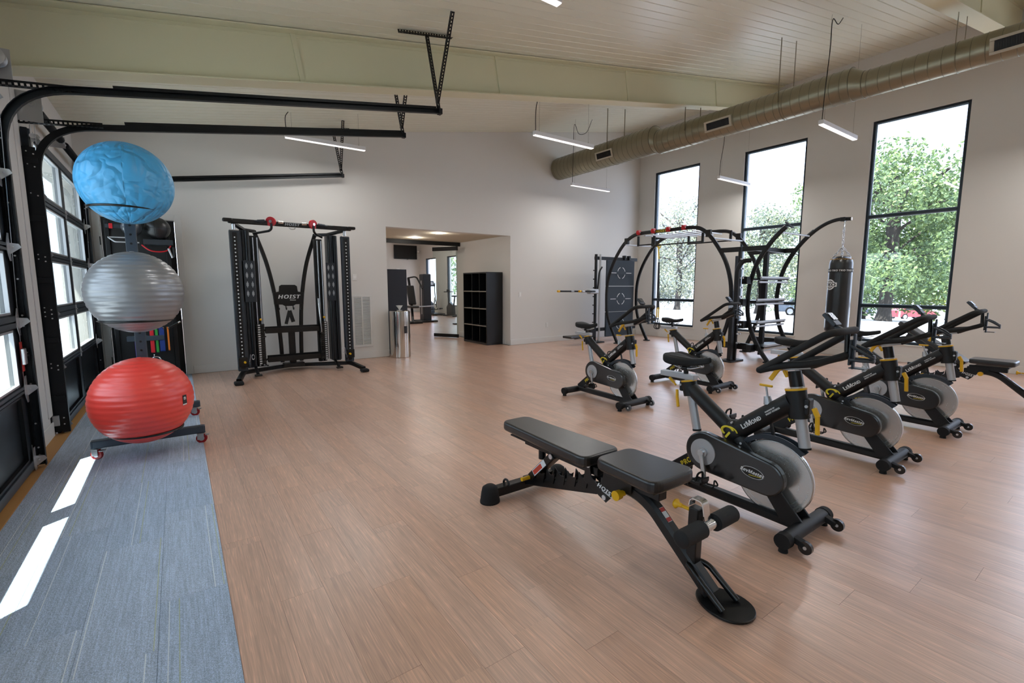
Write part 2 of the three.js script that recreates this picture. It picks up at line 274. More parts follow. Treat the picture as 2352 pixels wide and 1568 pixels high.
// ---- tall windows
WIN.forEach(([a, b], i) => {
  const w = structure('window_' + (i + 1), ['tall window behind the arched cage', 'tall window behind the step ladder of the cage', 'tall window between the punching bag and the blank wall end', 'tall window beyond the rear bench', 'tall window at the near end of the wall'][i]); w.userData.category = 'window';
  const x0 = XR + 0.03, x1 = XR + 0.13, f = 0.042, [y0, y1] = WY;
  obj('window_frame', [rspan(x0, x1, y0, y1, a, a + f, 0.003), rspan(x0, x1, y0, y1, b - f, b, 0.003), rspan(x0, x1, y1 - f, y1, a + f, b - f, 0.003), rspan(x0, x1, y0, y0 + f, a + f, b - f, 0.003)], M.frame, w);
  const ms = [1.02, 2.70];
  for (const y of ms) obj('mullion', [rspan(x0, x1, y - 0.025, y + 0.025, a + f, b - f, 0.003)], M.frame, w);
  const ys = [y0 + f, 0.995, 1.045, 2.675, 2.725, y1 - f];
  for (let k = 0; k < 3; k++) { obj('pane', [span(XR + 0.092, XR + 0.0925, ys[2 * k], ys[2 * k + 1], a + f, b - f)], M.glass, w);
    obj('glazing_bead', [span(XR + 0.062, XR + 0.09, ys[2 * k], ys[2 * k + 1], a + f, a + f + 0.012), span(XR + 0.062, XR + 0.09, ys[2 * k], ys[2 * k + 1], b - f - 0.012, b - f), span(XR + 0.062, XR + 0.09, ys[2 * k + 1] - 0.012, ys[2 * k + 1], a + f + 0.012, b - f - 0.012), span(XR + 0.062, XR + 0.09, ys[2 * k], ys[2 * k] + 0.012, a + f + 0.012, b - f - 0.012)], M.seal, w); }
  obj('window_sill', [rspan(XR - 0.018, XR + 0.03, y0 - 0.022, y0 - 0.002, a - 0.03, b + 0.03, 0.004)], M.sill, w);
});
// ---- black door in the corner behind the storage rack
{
  const d = structure('door_1', 'plain black door with white casing in the back wall corner'); d.userData.category = 'door';
  obj('door_leaf', [rspan(-0.825, 0.03, 0.008, 2.38, ZB - 0.06, ZB - 0.015, 0.003)], M.blackMatt, d);
  obj('casing', [rspan(0.036, 0.125, 0.002, 2.47, ZB + 0.001, ZB + 0.02, 0.004), rspan(-0.92, -0.831, 0.002, 2.47, ZB + 0.001, ZB + 0.02, 0.004), rspan(-0.831, 0.036, 2.386, 2.47, ZB + 0.001, ZB + 0.02, 0.004)], M.wallTrim, d);
  for (const y of [0.3, 1.15, 2.04]) obj('hinge', [rspan(-0.85, -0.838, y - 0.06, y + 0.06, ZB + 0.02, ZB + 0.028, 0.003)], M.blackMatt, d);
}
// ---- small wall fittings
function plate(name, label, x, y, toggles) {
  const p = thing(name, label, 'wall plate', [x, y, ZB]);
  obj('cover', [rbox(0.075, 0.118, 0.008, 0.003, 0, 0, 0.005)], M.outlet, p);
  toggles.forEach(([dy, w, h]) => obj('insert', [rbox(w, h, 0.006, 0.002, 0, dy, 0.011)], M.white, p));
}
plate('light_switch', 'white light switch to the right of the wide opening', 6.617, 1.195, [[0, 0.034, 0.066]]);
plate('power_outlet', 'white power outlet low on the wall beside the cage pad', 7.456, 0.429, [[0.02, 0.03, 0.028], [-0.02, 0.03, 0.028]]);
plate('power_outlet', 'white power outlet seen between the posts of the cable machine', 1.44, 0.425, [[0.02, 0.03, 0.028], [-0.02, 0.03, 0.028]]);
plate('wall_thermostat', 'small white wall control above the return air grille', 2.74, 1.56, [[0, 0.05, 0.05]]);
{
  const g = thing('return_air_grille', 'tall white louvred return air grille beside the cable machine', 'grille', [2.86, 0.73, ZB]);
  obj('grille_frame', [rspan(-0.19, 0.19, 0.46, 0.5, 0, 0.016), rspan(-0.19, 0.19, -0.5, -0.46, 0, 0.016), rspan(-0.19, -0.15, -0.46, 0.46, 0, 0.016), rspan(0.15, 0.19, -0.46, 0.46, 0, 0.016), rspan(-0.012, 0.012, -0.46, 0.46, 0.001, 0.014)], M.wallTrim, g);
  obj('grille_back', [span(-0.16, 0.16, -0.47, 0.47, 0.0005, 0.003)], M.greyInk, g);
  for (let y = -0.45; y < 0.455; y += 0.0225) obj('louvre', [box(0.3, 0.003, 0.018).rotateX(0.7).translate(0, y, 0.009)], M.wallTrim, g);
}
// ================================================================ garage doors, their tracks and springs
const ROWS = [[0.02, 0.63, 0.1, 0.597, 0], [0.632, 1.135, 0.669, 1.08, 1], [1.137, 1.678, 1.195, 1.64, 1], [1.68, 2.203, 1.72, 2.156, 1], [2.205, 2.79, 2.254, 2.70, 1]];
function garageDoor(n, [a, b], label) {
  const d = structure('door_' + n, label); d.userData.category = 'garage door';
  const x0 = -1.03, x1 = -0.985, mid = (a + b) / 2, cols = [[a + 0.12, mid - 0.08], [mid + 0.08, b - 0.12]];
  for (const [y0, y1, p0, p1, glazed] of ROWS) {
    obj('section_frame', [side([[a, y0], [b, y0], [b, y1], [a, y1]], x1 - x0, (x0 + x1) / 2, 0.003, cols.map(([c, e]) => rectPath(c, e, p0, p1)))], M.doorAlu, d);
    obj('section_rail', [rspan(x1, x1 + 0.014, y0 + 0.004, p0 - 0.012, a, b, 0.003), rspan(x1, x1 + 0.014, p1 + 0.012, y1 - 0.004, a, b, 0.003)], M.silver.clone(), d).material = M.doorRail;
    for (const [c, e] of cols) {
      obj(glazed ? 'pane' : 'solid_panel', [span(-1.008, -1.006, p0, p1, c, e)], glazed ? M.doorPane : M.doorPanel, d);
      obj('glazing_bead', [span(-1.005, x1 + 0.004, p0, p0 + 0.014, c, e), span(-1.005, x1 + 0.004, p1 - 0.014, p1, c, e), span(-1.005, x1 + 0.004, p0 + 0.014, p1 - 0.014, c, c + 0.014), span(-1.005, x1 + 0.004, p0 + 0.014, p1 - 0.014, e - 0.014, e)], glazed ? M.silver : M.black, d);
    }
  }
  for (const [z, s] of [[a, 1], [b, -1]]) for (const y of [0.08, 0.632, 1.136, 1.679, 2.204, 2.72]) {       // roller brackets on the section joints
    const r = sub(d, 'roller_bracket');
    obj('bracket_plate', [side([[0, -0.1], [0.03, -0.1], [0.075, -0.03], [0.075, 0.03], [0.03, 0.1], [0, 0.1]].map(([u, w]) => [z + (0.004 + u) * s, y + w]), 0.004, -0.968), extr([[-0.966, -0.05], [-0.905, 0.0], [-0.92, 0.025], [-0.966, 0.03]], 0.004).translate(0, y, z + 0.012 * s)], M.bolt, r);
    obj('roller', [cyl([-0.95, y, z - 0.03 * s], [-0.95, y, z + 0.05 * s], 0.006), cyl([-0.95, y, z - 0.035 * s], [-0.95, y, z - 0.018 * s], 0.022)], M.bolt, r);
  }
  for (const y of [0.632, 1.136, 1.679, 2.204]) obj('hinge', [rspan(-0.972, -0.966, y - 0.05, y + 0.05, mid - 0.03, mid + 0.03, 0.002), cyl([-0.966, y, mid - 0.03], [-0.966, y, mid + 0.03], 0.008, 0.008, 8)], M.galv, d);
  if (n === 3) { const k = sub(d, 'door_lock'); obj('lock_case', [rspan(-0.968, -0.945, 0.82, 0.94, a + 0.015, a + 0.075, 0.006)], M.bolt, k); obj('lock_plate', [rspan(-0.97, -0.964, 0.77, 0.99, a + 0.02, a + 0.07, 0.002)], M.redSoft, k); obj('lock_bolt', [cyl([-0.955, 0.88, a + 0.05], [-0.955, 0.88, a - 0.04], 0.009)], M.steel, k); }
  obj('bottom_seal', [cyl([-1.006, 0.012, a], [-1.006, 0.012, b], 0.012, 0.012, 10)], M.rubber, d);
  return d;
}
M.doorRail = std('#4a525a', 0.4, 0.5); M.doorPane = M.doorGlass;
garageDoor(2, DOORS[0], 'black glazed garage door behind the ball rack'); garageDoor(3, DOORS[1], 'black glazed garage door throwing the sun patches on the carpet'); garageDoor(4, DOORS[2], 'black glazed garage door at the near end');
function perforated(a, b, up, w = 0.046) {                               // a slotted steel angle with real holes
  a = v3(a); b = v3(b); const L = a.distanceTo(b), holes = [];
  for (let s = 0.025; s < L - 0.02; s += 0.032) holes.push([[s - 0.009, -0.009], [s + 0.009, -0.009], [s + 0.009, 0.009], [s - 0.009, 0.009]]);
  const leaf = () => extr([[0, -w / 2], [L, -w / 2], [L, w / 2], [0, w / 2]], 0.003, 0, holes);
  const z = b.clone().sub(a).normalize(), y0 = v3(up).clone().addScaledVector(z, -v3(up).dot(z)).normalize(), x0 = new THREE.Vector3().crossVectors(z, y0);
  const one = leaf().applyMatrix4(new THREE.Matrix4().makeBasis(z, y0, x0)).translate(a.x, a.y, a.z);
  const two = leaf().applyMatrix4(new THREE.Matrix4().makeBasis(z, x0, y0.clone().negate())).translate(a.x, a.y, a.z).translate(...y0.clone().multiplyScalar(-w / 2).addScaledVector(x0, w / 2).toArray());
  return merge([one, two]);
}
function doorTrack(z, s, label) {                                        // s: towards the door
  const t = thing('garage_door_track', label, 'door track', [0, 0, 0], 0, 'garage door tracks');
  const Z = z - 0.012 * s;
  obj('wall_angle', [span(XL + 0.002, XL + 0.008, 0.03, 2.78, Math.min(Z, Z - 0.06 * s), Math.max(Z, Z - 0.06 * s)), rspan(XL + 0.008, -0.94, 0.03, 2.62, Z - 0.003, Z + 0.003, 0.001)], M.track, t);
  const path = fillet([[-0.945, 0.02, z], [-0.945, 2.8, z], [2.55, 3.345, z]], 0.42, 12);
  const U = [[-0.026, -0.02], [-0.026, 0.022], [-0.021, 0.022], [-0.021, -0.015], [0.021, -0.015], [0.021, 0.022], [0.026, 0.022], [0.026, -0.02]];
  obj('rail', [sweep(path, U.map(([u, v]) => [u, v * s]).slice()[s > 0 ? 'slice' : 'reverse'](), [0, 0, 1], false)], M.track, t);
  obj('rail_stiffener', [rectTube([[-0.3, 2.94, z - 0.012 * s], [2.5, 3.376, z - 0.012 * s]], 0.03, 0.02, [0, 0, 1], 0.003)], M.track, t);
  obj('slotted_brace', [perforated([XL + 0.01, 2.83, z - 0.03 * s], [-0.46, 2.887, z - 0.03 * s], [0, 1, 0], 0.05)], M.track, t);
  for (const y of [0.35, 0.9, 1.45, 2.0, 2.5]) obj('clip', [rspan(XL + 0.004, -0.93, y - 0.025, y + 0.025, Z - 0.012 * s - 0.006, Z - 0.012 * s + 0.006, 0.002)], M.track, t);
  const bolts = []; for (const y of [0.1, 0.16, 0.35, 0.62, 0.66, 0.9, 1.1, 1.14, 1.18, 1.45, 1.62, 1.66, 2.0, 2.2, 2.45, 2.5, 2.56]) bolts.push(cyl([-0.955, y, Z + 0.004], [-0.955, y, Z + 0.012], 0.007, 0.006, 8), cyl([-1.0, y + 0.02, Z + 0.004], [-1.0, y + 0.02, Z + 0.01], 0.006, 0.005, 8));
  obj('bolts', bolts, M.bolt, t).userData.kind = 'stuff';
  obj('lift_cable', [cyl([-1.0, 0.1, z + 0.02 * s], [-0.93, 2.93, z + 0.02 * s], 0.003, 0.003, 6)], M.steel, t);
  obj('sensor_block', [rspan(-1.035, -0.985, 0.09, 0.19, Z + 0.005, Z + 0.03, 0.005)], M.galv, t);
  // hanger under the ceiling
  const h = sub(t, 'hanger');
  obj('ceiling_angle', [perforated([2.06, CY(2.06) - 0.012, z + 0.02], [2.68, CY(2.68) - 0.012, z + 0.02], [0, 1, 0])], M.track, h);
  obj('drop_angle', [perforated([2.4, CY(2.4) - 0.02, z], [2.53, 3.36, z], [1, 0, 0])], M.track, h);
  obj('diagonal_angle', [perforated([2.42, CY(2.42) - 0.015, z + 0.55], [2.5, 3.42, z + 0.03], [1, 0, 0])], M.track, h);
  obj('end_plate', [rspan(2.52, 2.56, 3.31, 3.37, z - 0.03, z + 0.03, 0.002)], M.track, h);
  return t;
}
doorTrack(DOORS[1][0] - 0.03, 1, 'black overhead track arm that ends under the tall slotted hanger');
doorTrack(DOORS[0][1] + 0.03, -1, 'black overhead track arm above the blue ball');
doorTrack(DOORS[0][0] - 0.03, 1, 'black overhead track arm close to the back wall');
function spring([a, b], label) {
  const t = thing('torsion_spring', label, 'door spring', [-0.93, 2.99, (a + b) / 2]); const h = (b - a) / 2;
  obj('shaft', [cyl([0, 0, -h - 0.12], [0, 0, h + 0.12], 0.013)], M.galv, t);
  for (const s of [-1, 1]) {
    const pts = []; for (let i = 0; i <= 40 * 10; i++) pts.push(V(0.03 * Math.cos(i * PI / 5), 0.03 * Math.sin(i * PI / 5), s * (0.12 + i * (h - 0.35) / 400)));
    obj('coil', [pipe(pts, 0.008, 5), cyl([0, 0, s * 0.12], [0, 0, s * (h - 0.23)], 0.027, 0.027, 14)], M.track, t);
    obj('cable_drum', [lathe([[0.02, -0.04], [0.06, -0.04], [0.062, -0.03], [0.045, -0.025], [0.045, 0.03], [0.062, 0.035], [0.02, 0.04]], 20).rotateX(PI / 2).translate(0, 0, s * (h + 0.0))], M.galv, t);
    obj('bearing_plate', [rspan(-0.105, 0.07, -0.16, 0.09, s * (h + 0.07) - 0.002, s * (h + 0.07) + 0.002, 0.001), cyl([0, 0, s * (h + 0.06)], [0, 0, s * (h + 0.085)], 0.03)], M.galv, t);
  }
  obj('centre_bracket', [rspan(-0.107, 0.02, -0.06, 0.06, -0.004, 0.004, 0.001)], M.galv, t);
}
spring(DOORS[0], 'black torsion spring on its shaft over the garage door behind the balls'); spring(DOORS[1], 'black torsion spring on its shaft over the garage door with the sun patches');

// ================================================================ spiral duct
{
  const d = thing('spiral_duct', 'long round spiral metal air duct hung under the ceiling', 'air duct', [7.75, 0, 0]);
  const seg = (z0, z1, r0, y0, r1 = r0, y1 = y0) => { const n = 40, P = [], I = [], U = []; for (let i = 0; i <= n; i++) { const c = Math.cos(2 * PI * i / n), s = Math.sin(2 * PI * i / n); P.push(r0 * c, y0 + r0 * s, z0, r1 * c, y1 + r1 * s, z1); if (i < n) I.push(2 * i, 2 * i + 2, 2 * i + 1, 2 * i + 1, 2 * i + 2, 2 * i + 3); }
    const g = new THREE.BufferGeometry(); g.setAttribute('position', new THREE.Float32BufferAttribute(P, 3)); g.setIndex(I); g.computeVertexNormals(); return g; };
  const spec = [[-8.9, -6.06, 0.25, 4.205], [-5.96, -2.8, 0.215, 4.14], [-2.66, 3.6, 0.17, 4.092]];
  spec.forEach(([z0, z1, r, y]) => {
    const p = obj('duct_section', [seg(z0, z1, r, y)], M.duct, d), pitch = 0.125, rings = [];
    for (let z = z0 + 0.06; z < z1 - 0.03; z += pitch) rings.push(torus(r + 0.001, 0.0035, 40, 5).rotateX(0.02).translate(0, y, z));
    obj('spiral_seam', rings, M.ductSeam, p);
  });
  obj('reducer', [seg(-6.06, -5.96, 0.25, 4.205, 0.215, 4.14)], M.duct, d); obj('reducer', [seg(-2.8, -2.66, 0.215, 4.14, 0.17, 4.092)], M.duct, d);
  for (const [z, r, y] of [[-6.06, 0.25, 4.205], [-5.96, 0.215, 4.14], [-2.8, 0.215, 4.14], [-2.66, 0.17, 4.092]]) obj('joint_ring', [torus(r + 0.002, 0.006, 40, 6).translate(0, y, z)], M.ductSeam, d);
  obj('end_cap', [new THREE.CylinderGeometry(0.25, 0.25, 0.01, 40).rotateX(PI / 2).translate(0, 4.205, -8.905)], M.duct, d);
  for (const [z, r, y] of [[-7.2, 0.25, 4.205], [-4.66, 0.215, 4.14], [-1.2, 0.17, 4.092]]) {
    const v = sub(d, 'duct_vent'), put = (g) => g.rotateZ(0.28).translate(-(r - 0.012) * Math.cos(0.28), y - (r - 0.012) * Math.sin(0.28), z);
    obj('vent_frame', [put(rspan(-0.03, 0.03, 0.055, 0.085, -0.24, 0.24)), put(rspan(-0.03, 0.03, -0.085, -0.055, -0.24, 0.24)), put(rspan(-0.03, 0.03, -0.055, 0.055, -0.24, -0.2)), put(rspan(-0.03, 0.03, -0.055, 0.055, 0.2, 0.24))], M.vent, v);
    obj('vent_core', [put(span(-0.02, 0.02, -0.056, 0.056, -0.201, 0.201))], M.ventDark, v);
    for (let k = -9; k < 10; k++) obj('vent_blade', [put(span(-0.026, -0.018, -0.055, 0.055, k * 0.02 - 0.001, k * 0.02 + 0.001))], M.ventDark, v);
  }
  for (const [z, r, y, under] of [[-7.1, 0.25, 4.205, 0], [-5.28, 0.215, 4.14, 0.5], [-3.69, 0.215, 4.14, 0], [-1.73, 0.17, 4.092, 0.5], [0.4, 0.17, 4.092, 0]]) {
    for (const s of [-1, 1]) obj('hanger_strap', [span(s * (r + 0.012) - 0.012, s * (r + 0.012) + 0.012, y - 0.01, CY(7.75 + s * r) - under * 1.01 + 0.0, z - 0.002, z + 0.002)], M.duct, d);
    obj('saddle_strap', [torus(r + 0.006, 0.004, 24, 5, PI).rotateZ(PI).translate(0, y, z)], M.duct, d);
  }
}
// ================================================================ linear pendant lamps
const rectLamp = (x, y, z, w, d, L) => { const l = new THREE.RectAreaLight(new THREE.Color(1, 0.985, 0.965), L, w, d); l.position.set(x, y, z); l.lookAt(x, y - 1, z); l.castShadow = true; scene.add(l); };
function pendant(x0, z, label, cord) {
  const y = 3.585, p = thing('linear_pendant_lamp', label, 'pendant lamp', [x0, y, z], 0, 'linear pendant lamps');
  obj('housing', [rspan(0, 1.2, 0.004, 0.06, -0.033, 0.033, 0.004)], M.lampBody, p);
  obj('diffuser', [rspan(0.006, 1.194, -0.004, 0.0035, -0.029, 0.029, 0.002)], M.lampGlow, p);
  for (const x of [0.1, 1.1]) obj('suspension_wire', [cyl([x, 0.06, 0], [x, CY(x0 + x) - y - 0.006, 0], 0.0016, 0.0016, 6), cyl([x, 0.06, 0], [x, 0.08, 0], 0.006, 0.004, 8)], M.wire, p);
  obj('power_cord', [pipe(curve(cord.map(([a, b, c]) => b === 'top' ? [a, CY(x0 + a) - y - 0.005, c] : [a, b, c]), 26), 0.0055, 7)], M.cable, p);
  rectLamp(x0 + 0.6, y - 0.012, z, 1.18, 0.056, LAMP);
}
const straight = [[0.03, 0.05, 0], [0.02, 0.3, 0.01], [0.06, 'top', 0.02]], bowed = [[0.03, 0.05, 0], [0.02, 0.35, 0.02], [0.12, 0.75, 0.01], [0.14, 'top', 0]];
pendant(1.46, -7.86, 'lit linear pendant lamp nearest the cable machine', straight);
pendant(4.4, -5.62, 'lit linear pendant lamp hanging beside the roof beam in mid room', bowed);
pendant(7.2, -7.86, 'lit linear pendant lamp below the capped end of the duct', [[0.03, 0.05, 0], [0.05, 0.7, 0], [0.08, 1.3, 0], [0.2, 1.12, 0], [0.42, 1.18, 0], [0.6, 'top', 0]]);
pendant(9.22, -5.62, 'lit linear pendant lamp between the duct and the window wall', bowed);
pendant(7.3, -2.99, 'lit linear pendant lamp over the row of spin bikes', [[0.03, 0.05, 0], [0.06, 0.5, 0], [0.12, 1.0, 0], [0.14, 1.38, 0], [0.3, 1.36, 0], [0.45, 'top', 0]]);
pendant(1.4, -3.0, 'lit linear pendant lamp over the open floor by the carpet', straight);
pendant(4.4, -0.6, 'lit linear pendant lamp over the near floor beside the front bikes', straight);
pendant(9.2, -0.6, 'lit linear pendant lamp over the rear bench', straight);
pendant(1.4, 1.8, 'lit linear pendant lamp at the near end by the garage door', straight);
pendant(7.3, 1.8, 'lit linear pendant lamp at the near end by the windows', straight);
// ================================================================ exercise balls and their rack
function ball(name, label, r, pos, mat, ribs, extra) {
  const b = thing(name, label, 'exercise ball', pos, 0, 'exercise balls on the rack');
  const prof = [], n = 96; for (let i = 0; i <= n; i++) { const a = -PI / 2 + PI * i / n, k = ribs && Math.abs(Math.sin(a)) < 0.93 && i % ribs === 0 ? 0.004 : 0; prof.push([Math.max(1e-4, (r - k) * Math.cos(a)), (r - k) * Math.sin(a)]); }
  obj('ball_skin', [lathe(prof, 64)], mat, b); obj('plug', [new THREE.CylinderGeometry(0.014, 0.016, 0.006, 16).translate(0, r, 0)], mat, b);
  if (extra) extra(b, r); return b;
}
{
  const bx = -0.285, z = -4.75;
  ball('exercise_ball', 'red ribbed exercise ball on the lowest ring of the rack', 0.345, [-0.287, 0.483, z], M.redBall, 4, (b, r) => {
    const at = (g, u, v) => g.translate(0, 0, r + 0.0012).rotateX(-v).rotateY(u);
    const l = sub(b, 'size_label'); obj('label_patch', [at(box(0.042, 0.07, 0.001), 0.93, 0.02)], M.black, l); obj('label_mark', [at(text('n', 0.03, 0.001).translate(0, 0, 0.0006), 0.93, 0.045), at(box(0.042, 0.014, 0.0014), 0.93, -0.09)], M.white, l); });
  ball('exercise_ball', 'silver grey ribbed exercise ball on the middle ring of the rack', 0.316, [-0.268, 1.348, z], M.silverBall, 4);
  ball('exercise_ball', 'bright blue wrinkled exercise ball on the top ring of the rack', 0.303, [-0.262, 2.18, z], M.blueBall, 0);
  const k = thing('ball_rack', 'rolling grey steel rack holding three exercise balls', 'ball rack', [bx, 0, -5.12]);
  obj('upright', [rspan(-0.038, 0.038, 0.1, 2.0, -0.03, 0.03, 0.006, 2)], M.rack, k);
  const holes = []; for (let y = 0.7; y < 1.98; y += 0.075) holes.push(cyl([0, y, 0.028], [0, y, 0.033], 0.009, 0.009, 10)); obj('adjuster_holes', holes, M.black, k).userData.kind = 'stuff';
  for (const [y, r] of [[0.235, 0.24], [1.13, 0.23], [1.985, 0.23]]) {
    const s = sub(k, 'support_ring'); obj('hoop', [torus(r, 0.009, 40, 8).rotateX(PI / 2).translate(0.01, y, 0.37)], M.black, s);
    obj('hoop_arm', [rspan(-0.03, 0.03, y - 0.03, y + 0.03, 0.028, 0.05, 0.004), cyl([-0.02, y, 0.04], [-0.02, y, 0.15], 0.009), cyl([0.03, y, 0.04], [0.03, y, 0.15], 0.009)], M.black, s);
    obj('hex_bolt', [cyl([0, y + 0.05, 0.03], [0, y + 0.05, 0.038], 0.012, 0.012, 6)], M.bolt, s);
  }
  const base = sub(k, 'base_frame');
  obj('spine_tube', [rspan(-0.035, 0.035, 0.1, 0.155, -0.88, 0.18, 0.006)], M.rack, base);
  for (const z of [0.19, -0.91]) obj('cross_tube', [rspan(-0.36, 0.4, 0.095, 0.16, z - 0.035, z + 0.035, 0.01, 2), rspan(-0.365, -0.355, 0.098, 0.157, z - 0.032, z + 0.032, 0.003), rspan(0.395, 0.405, 0.098, 0.157, z - 0.032, z + 0.032, 0.003)], M.rack, base);
  for (const [x, z] of [[-0.335, 0.19], [0.375, 0.19], [-0.335, -0.91], [0.355, -0.91]]) {
    const c = sub(k, 'caster'); c.position.set(x, 0, z); c.rotation.y = 1.15 + 0.5 * x;
    obj('caster_fork', [rspan(-0.035, 0.035, 0.088, 0.094, -0.03, 0.03, 0.002), rspan(-0.02, -0.015, 0.032, 0.09, -0.03, 0.02, 0.002), rspan(0.015, 0.02, 0.032, 0.09, -0.03, 0.02, 0.002), rspan(-0.02, 0.02, 0.07, 0.078, 0.03, 0.06, 0.002)], M.galv, c);
    obj('caster_wheel', [disc(0.043, 0.022, 0, 0.043, 0, 24)], M.wheelRed, c); obj('caster_hub', [disc(0.022, 0.028, 0, 0.043, 0, 16)], M.steel, c);
  }
}
// ================================================================ storage tower with small gear, in front of the black door
{
  const zt = -8.55, s = thing('accessory_rack', 'black steel accessory tower with shelves and hooks behind the balls', 'storage rack', [-0.36, 0, zt]);
  obj('post', [rspan(-0.4, -0.35, 0.03, 2.3, -0.1, -0.05, 0.005), rspan(0.27, 0.32, 0.03, 2.3, -0.1, -0.05, 0.005)], M.black, s);
  obj('back_panel', [rspan(-0.35, 0.27, 0.05, 2.28, -0.09, -0.08, 0.003)], M.blackMatt, s);
  obj('foot', [rspan(-0.4, -0.35, 0.002, 0.05, -0.25, 0.3, 0.006), rspan(0.27, 0.32, 0.002, 0.05, -0.25, 0.3, 0.006)], M.black, s);
  obj('ball_tray', [rspan(0.02, 0.36, 1.985, 2.055, 0.08, 0.1, 0.004), rspan(0.02, 0.36, 1.985, 2.055, -0.08, -0.06, 0.004), rspan(0.02, 0.36, 1.98, 1.99, -0.08, 0.1, 0.002)], M.charcoal, s);
  obj('upper_arm', [rspan(-0.38, -0.16, 2.19, 2.24, 0.0, 0.04, 0.004)], M.charcoal, s);
  obj('arm_stop', [rspan(-0.34, -0.3, 2.18, 2.25, 0.04, 0.05, 0.004)], M.red, s);
  obj('wire_shelf', [pipe(fillet([[-0.1, 2.06, 0.1], [-0.36, 2.06, 0.1], [-0.28, 1.99, 0.22], [-0.02, 1.99, 0.22]], 0.02), 0.009, 8)], M.silver, s);
  obj('lower_shelf', [rspan(-0.26, 0.16, 0.62, 0.69, 0.02, 0.14, 0.004)], M.rack, s);
  for (const x of [0.02, 0.09, 0.16, 0.22]) obj('hook', [pipe([[x, 0.78, -0.08], [x, 0.78, 0.14], [x, 0.81, 0.15]], 0.007, 7)], M.chrome, s);
  const mb = thing('medicine_ball', 'black leather medicine ball with red panel on the tower tray', 'medicine ball', [-0.17, 2.215, -8.53]);
  obj('ball_cover', [sph(0.155, 0, 0, 0, 40, 28)], M.leather, mb);
  const seams = []; for (const a of [0.3, 1.35, 2.4]) seams.push(torus(0.155, 0.0022, 48, 5).rotateY(a)); seams.push(torus(0.155, 0.0022, 48, 5).rotateX(PI / 2)); obj('seam', seams, M.rubber, mb);
  obj('red_panel', [new THREE.SphereGeometry(0.1562, 14, 8, 0, 1.2, 0.25, 0.5).rotateY(0.3)], std('#c23a24', 0.45), mb);
  const m2 = thing('medicine_ball', 'smooth grey medicine ball beside the black one on the tower', 'medicine ball', [-0.455, 2.2, -8.42]); obj('ball_cover', [sph(0.115, 0, 0.0, 0, 36, 24)], phys('#3a3f45', 0.35, 0, { clearcoat: 0.4 }), m2); obj('valve', [new THREE.CylinderGeometry(0.01, 0.012, 0.006, 12).translate(0, 0.115, 0)], M.rubber, m2);
  const band = (color, x, w, y0, y1, label, t = 0.004) => { const g = thing('resistance_band', label, 'resistance band', [-0.36 + x, 0, zt + 0.07], 0, 'loop bands on the tower hooks');
    const pts = fillet([[0, y1, 0], [0.0, y0, 0], [0, y0 - 0.01, 0.03], [0, y0, 0.05], [0, y1, 0.05], [0, y1 + 0.01, 0.025]], 0.02, 4); obj('band_loop', [sweep(pts, rectProf(t, w, 0.001), [1, 0, 0], false, false, true)], std(color, 0.6), g); };
  band('#d8202a', 0.02, 0.045, 0.45, 0.79, 'red loop band hanging from the tower'); band('#2f9a3c', 0.075, 0.03, 0.45, 0.79, 'green loop band hanging from the tower'); band('#1c3a86', 0.135, 0.06, 0.46, 0.79, 'dark blue loop band hanging from the tower'); band('#e8791c', 0.21, 0.02, 0.47, 0.79, 'orange loop band hanging from the tower', 0.009); band('#4d2a90', -0.15, 0.055, 0.34, 0.61, 'purple loop band below the tower shelf');
  const strap = thing('jump_rope', 'jump rope with red and white cord coiled under the tower tray', 'jump rope', [-0.2, 1.9, -8.44]);
  obj('cord', [pipe(curve([[-0.16, 0.07, 0], [-0.08, 0.0, 0.02], [0.02, -0.02, 0.02], [0.12, 0.0, 0.02], [0.17, 0.07, 0]], 24), 0.009, 7)], M.red, strap); obj('handle', [cyl([0.14, 0.03, 0.03], [0.18, -0.1, 0.03], 0.013)], M.silver, strap); obj('handle', [cyl([0.2, 0.05, 0.03], [0.2, -0.09, 0.03], 0.013)], M.black, strap);
  const rg = thing('grip_handle', 'chrome stirrup handle hanging under the bands', 'handle', [-0.31, 0.34, zt + 0.18]); obj('ring', [torus(0.05, 0.009, 28, 8)], M.chrome, rg); obj('clip', [torus(0.02, 0.006, 18, 7).rotateY(PI / 2).translate(-0.02, 0.066, 0)], M.chrome, rg);
  const hd = thing('dumbbell_handle', 'black and chrome handle laid on the tower hooks', 'handle', [-0.1, 0.8, zt + 0.09]); obj('grip', [cyl([-0.02, 0.0, 0], [0.08, 0.06, 0], 0.016)], M.black, hd); obj('collar', [cyl([0.07, 0.054, 0], [0.11, 0.078, 0], 0.012)], M.chrome, hd);
}
